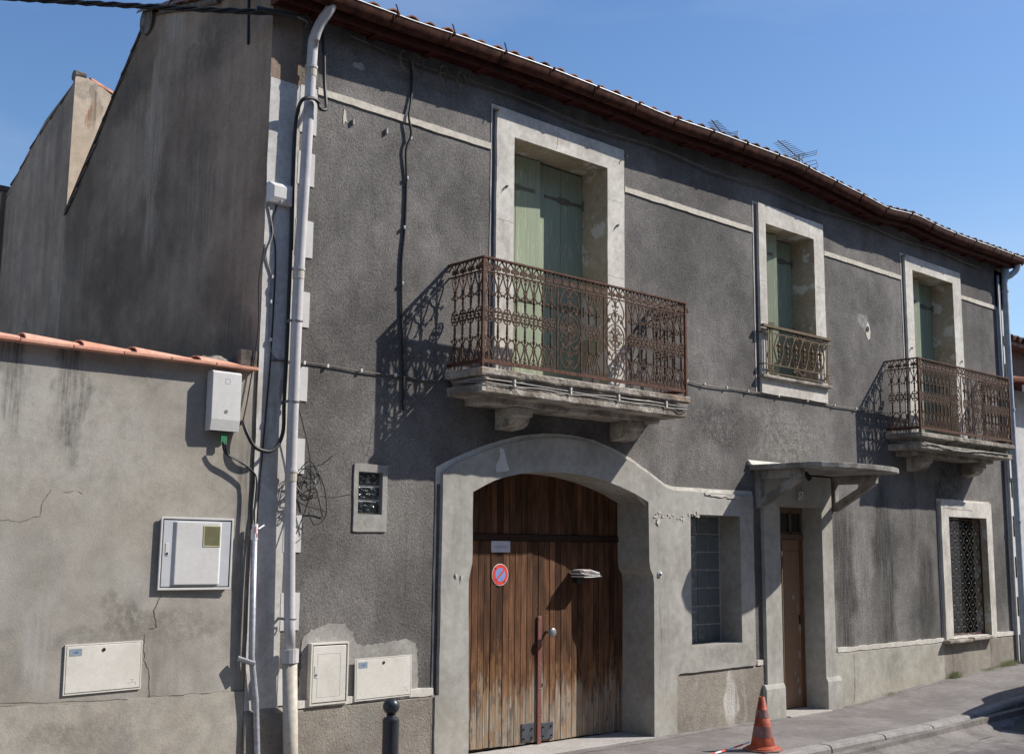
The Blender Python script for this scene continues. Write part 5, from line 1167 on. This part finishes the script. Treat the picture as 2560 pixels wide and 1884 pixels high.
# grass tufts at the wall foot
def tuft(loc, n, h, spread, label, seed):
    rr = random.Random(seed); b = MB()
    for i in range(n):
        x = rr.gauss(0, spread); y = -abs(rr.gauss(0, .035)); a = rr.uniform(0, 2*pi); hh = h*rr.uniform(.4, 1); w = .003
        lx = rr.uniform(-.5, .5)*hh; ly = rr.uniform(-.6, .1)*hh; k = len(b.v)
        b.v += [(x-w, y, 0), (x+w, y, 0), (x+lx*.5+w*.7, y+ly*.4, hh*.6), (x+lx*.5-w*.7, y+ly*.4, hh*.6), (x+lx, y+ly, hh*.9)]
        b.f += [(k, k+1, k+2, k+3), (k+3, k+2, k+4)]
    o = b.build('grass_tuft', 'grass'); o.location = loc; o['kind'] = 'stuff'; tag(o, label, 'grass')
tuft((10.83, -.035, gz(10.83)-.003), 260, .13, .07, 'green tuft of grass at the wall foot under the left end of the grilled window sill', 1)
tuft((12.5, -.035, gz(12.5)-.003), 380, .12, .16, 'larger grass tuft at the wall foot before the right drainpipe', 2)
tuft((11.85, -.035, gz(11.8)-.003), 130, .06, .12, 'low sparse grass at the wall foot under the right end of the grilled window', 3)
tuft((9.3, -.035, gz(9.2)-.003), 120, .05, .3, 'sparse dry grass along the plinth between the door and the grilled window', 4)
# grit and debris along the kerb
gb_ = MB(); rr = random.Random(8)
for i in range(900):
    if i < 450: x = rr.uniform(2, 12); y = -1.46-abs(rr.gauss(0, .25)); z = gz(x)-.12
    elif i < 750: x = rr.uniform(2, 12.6); y = -abs(rr.gauss(0, .05))-.05; z = gz(x)
    else: x = rr.uniform(1.5, 12); y = rr.uniform(-1.25, -.1); z = gz(x)
    s = rr.uniform(.002, .007)*(1 if i < 750 else .7); k = len(gb_.v)
    gb_.v += [(x-s, y-s, z-.001), (x+s, y-s*.7, z-.001), (x+s*.2, y+s, z-.001), (x, y, z+s*1.1)]; gb_.f += [(k, k+1, k+3), (k+1, k+2, k+3), (k+2, k, k+3)]
tag(gb_.build('grit', 'concrete'), 'scattered grit and crumbs along the kerb and wall foot', 'grit', kind='stuff')

# parked car at the right, only its shadow and corner reach the frame
car = empty('parked_car', (11.2, -2.6, gz(11)-.12), 'dark parked car just beyond the right edge, its shadow on the pavement', 'car')
side = [(-1.95, .30), (-1.98, .55), (-1.90, .80), (-1.55, .92), (-1.05, 1.0), (-.45, 1.40), (.1, 1.50), (1.2, 1.50), (1.75, 1.38), (2.0, .95), (2.05, .5), (2.0, .28)]
b = MB(); ws = [(-.80, .97), (-.86, .985), (-.86, 1)]
lay = [(-.84, 1.0), (-.62, 1.)]
n = len(side)
for (yy, f) in ((-.84, .0), (-.80, 1.), (.80, 1.), (.84, 0.)):
    for (x, z) in side:
        zz = z if z < 1 else z
        y_ = yy*(1 - (.16 if z > 1.05 else (.04 if z > .9 else 0)))
        b.v.append((x*(1-.02*(f == 0)), y_, zz-(.03 if f == 0 and z > .5 else 0)))
for i in range(3):
    for j in range(n): b.f.append((i*n+j, i*n+(j+1) % n, (i+1)*n+(j+1) % n, (i+1)*n+j))
b.f.append(tuple(range(n))); b.f.append(tuple(3*n+j for j in range(n))[::-1])
body = b.build('body', 'car_paint', car, bevel=.03)
for s in (-1, 1):
    MB().prism([(-.95, 1.02), (-.42, 1.36), (.1, 1.43), (1.15, 1.43), (1.6, 1.33), (1.8, 1.0)], s*.70, s*.745*.98 if s > 0 else s*.73, 'y').build('side_window', 'glass_dark', car)
    for x in (-1.25, 1.3):
        wh = MB().tube([(x, s*.70, .31), (x, s*.865, .31)], .31, 24).build('wheel', 'tyre', car); MB().tube([(x, s*.86, .31), (x, s*.872, .31)], .19, 16).build('rim', 'steel', wh)
    MB().box(-2.0, -1.9, s*.72-.1, s*.72+.08, .62, .78).build('headlight', 'white', car, bevel=.02)
    if s < 0: MB().box(-.85, -.72, s*.92-.06, s*.92+.06, .98, 1.1).build('wing_mirror', 'car_paint', car, bevel=.02)
MB().prism([(-1.08, 1.0), (-.47, 1.405), (-.44, 1.38), (-1.0, .98)], -.62, .62, 'y').build('windscreen', 'glass_dark', car)

# the houses across the street, behind the camera: unseen, added to cut sky light
for q, (xa, xb, h, m1) in enumerate(((-19, -6.05, 9.8, 'neigh_brown'), (-6, 7.95, 11.0, 'low_wall'), (8, 24, 10.2, 'gable2'))):
    f = empty('added_facing_house', ((xa+xb)/2, -14.3, 0), ('brown', 'beige', 'grey-brown')[q]+' three-storey house on the far side of the street, behind the viewer, unseen, added to deepen the shade', 'house', None)
    w = (xb-xa)/2
    MB().box(-w, w, -4, 2, -1.5, h).build('wall', m1, f)
    MB().prism([(-4.3, h), (2.35, h), (2.35, h+.08), (-1, h+1.6), (-4.3, h+.08)], -w-.1, w+.1, 'x').build('roof', 'tile_old', f)
    k = int(2*w/2.6)
    for i in range(k):
        for z in (.9, 4.3, 7.5):
            x = -w+1.3+i*(2*w-2.6)/max(1, k-1)
            wf = MB().box(x-.55, x+.55, 1.98, 2.03, z, z+1.7).build('window', 'white_trim', f); MB().box(x-.45, x+.45, 2.031, 2.036, z+.1, z+1.6).build('pane', 'glass_dark', wf)
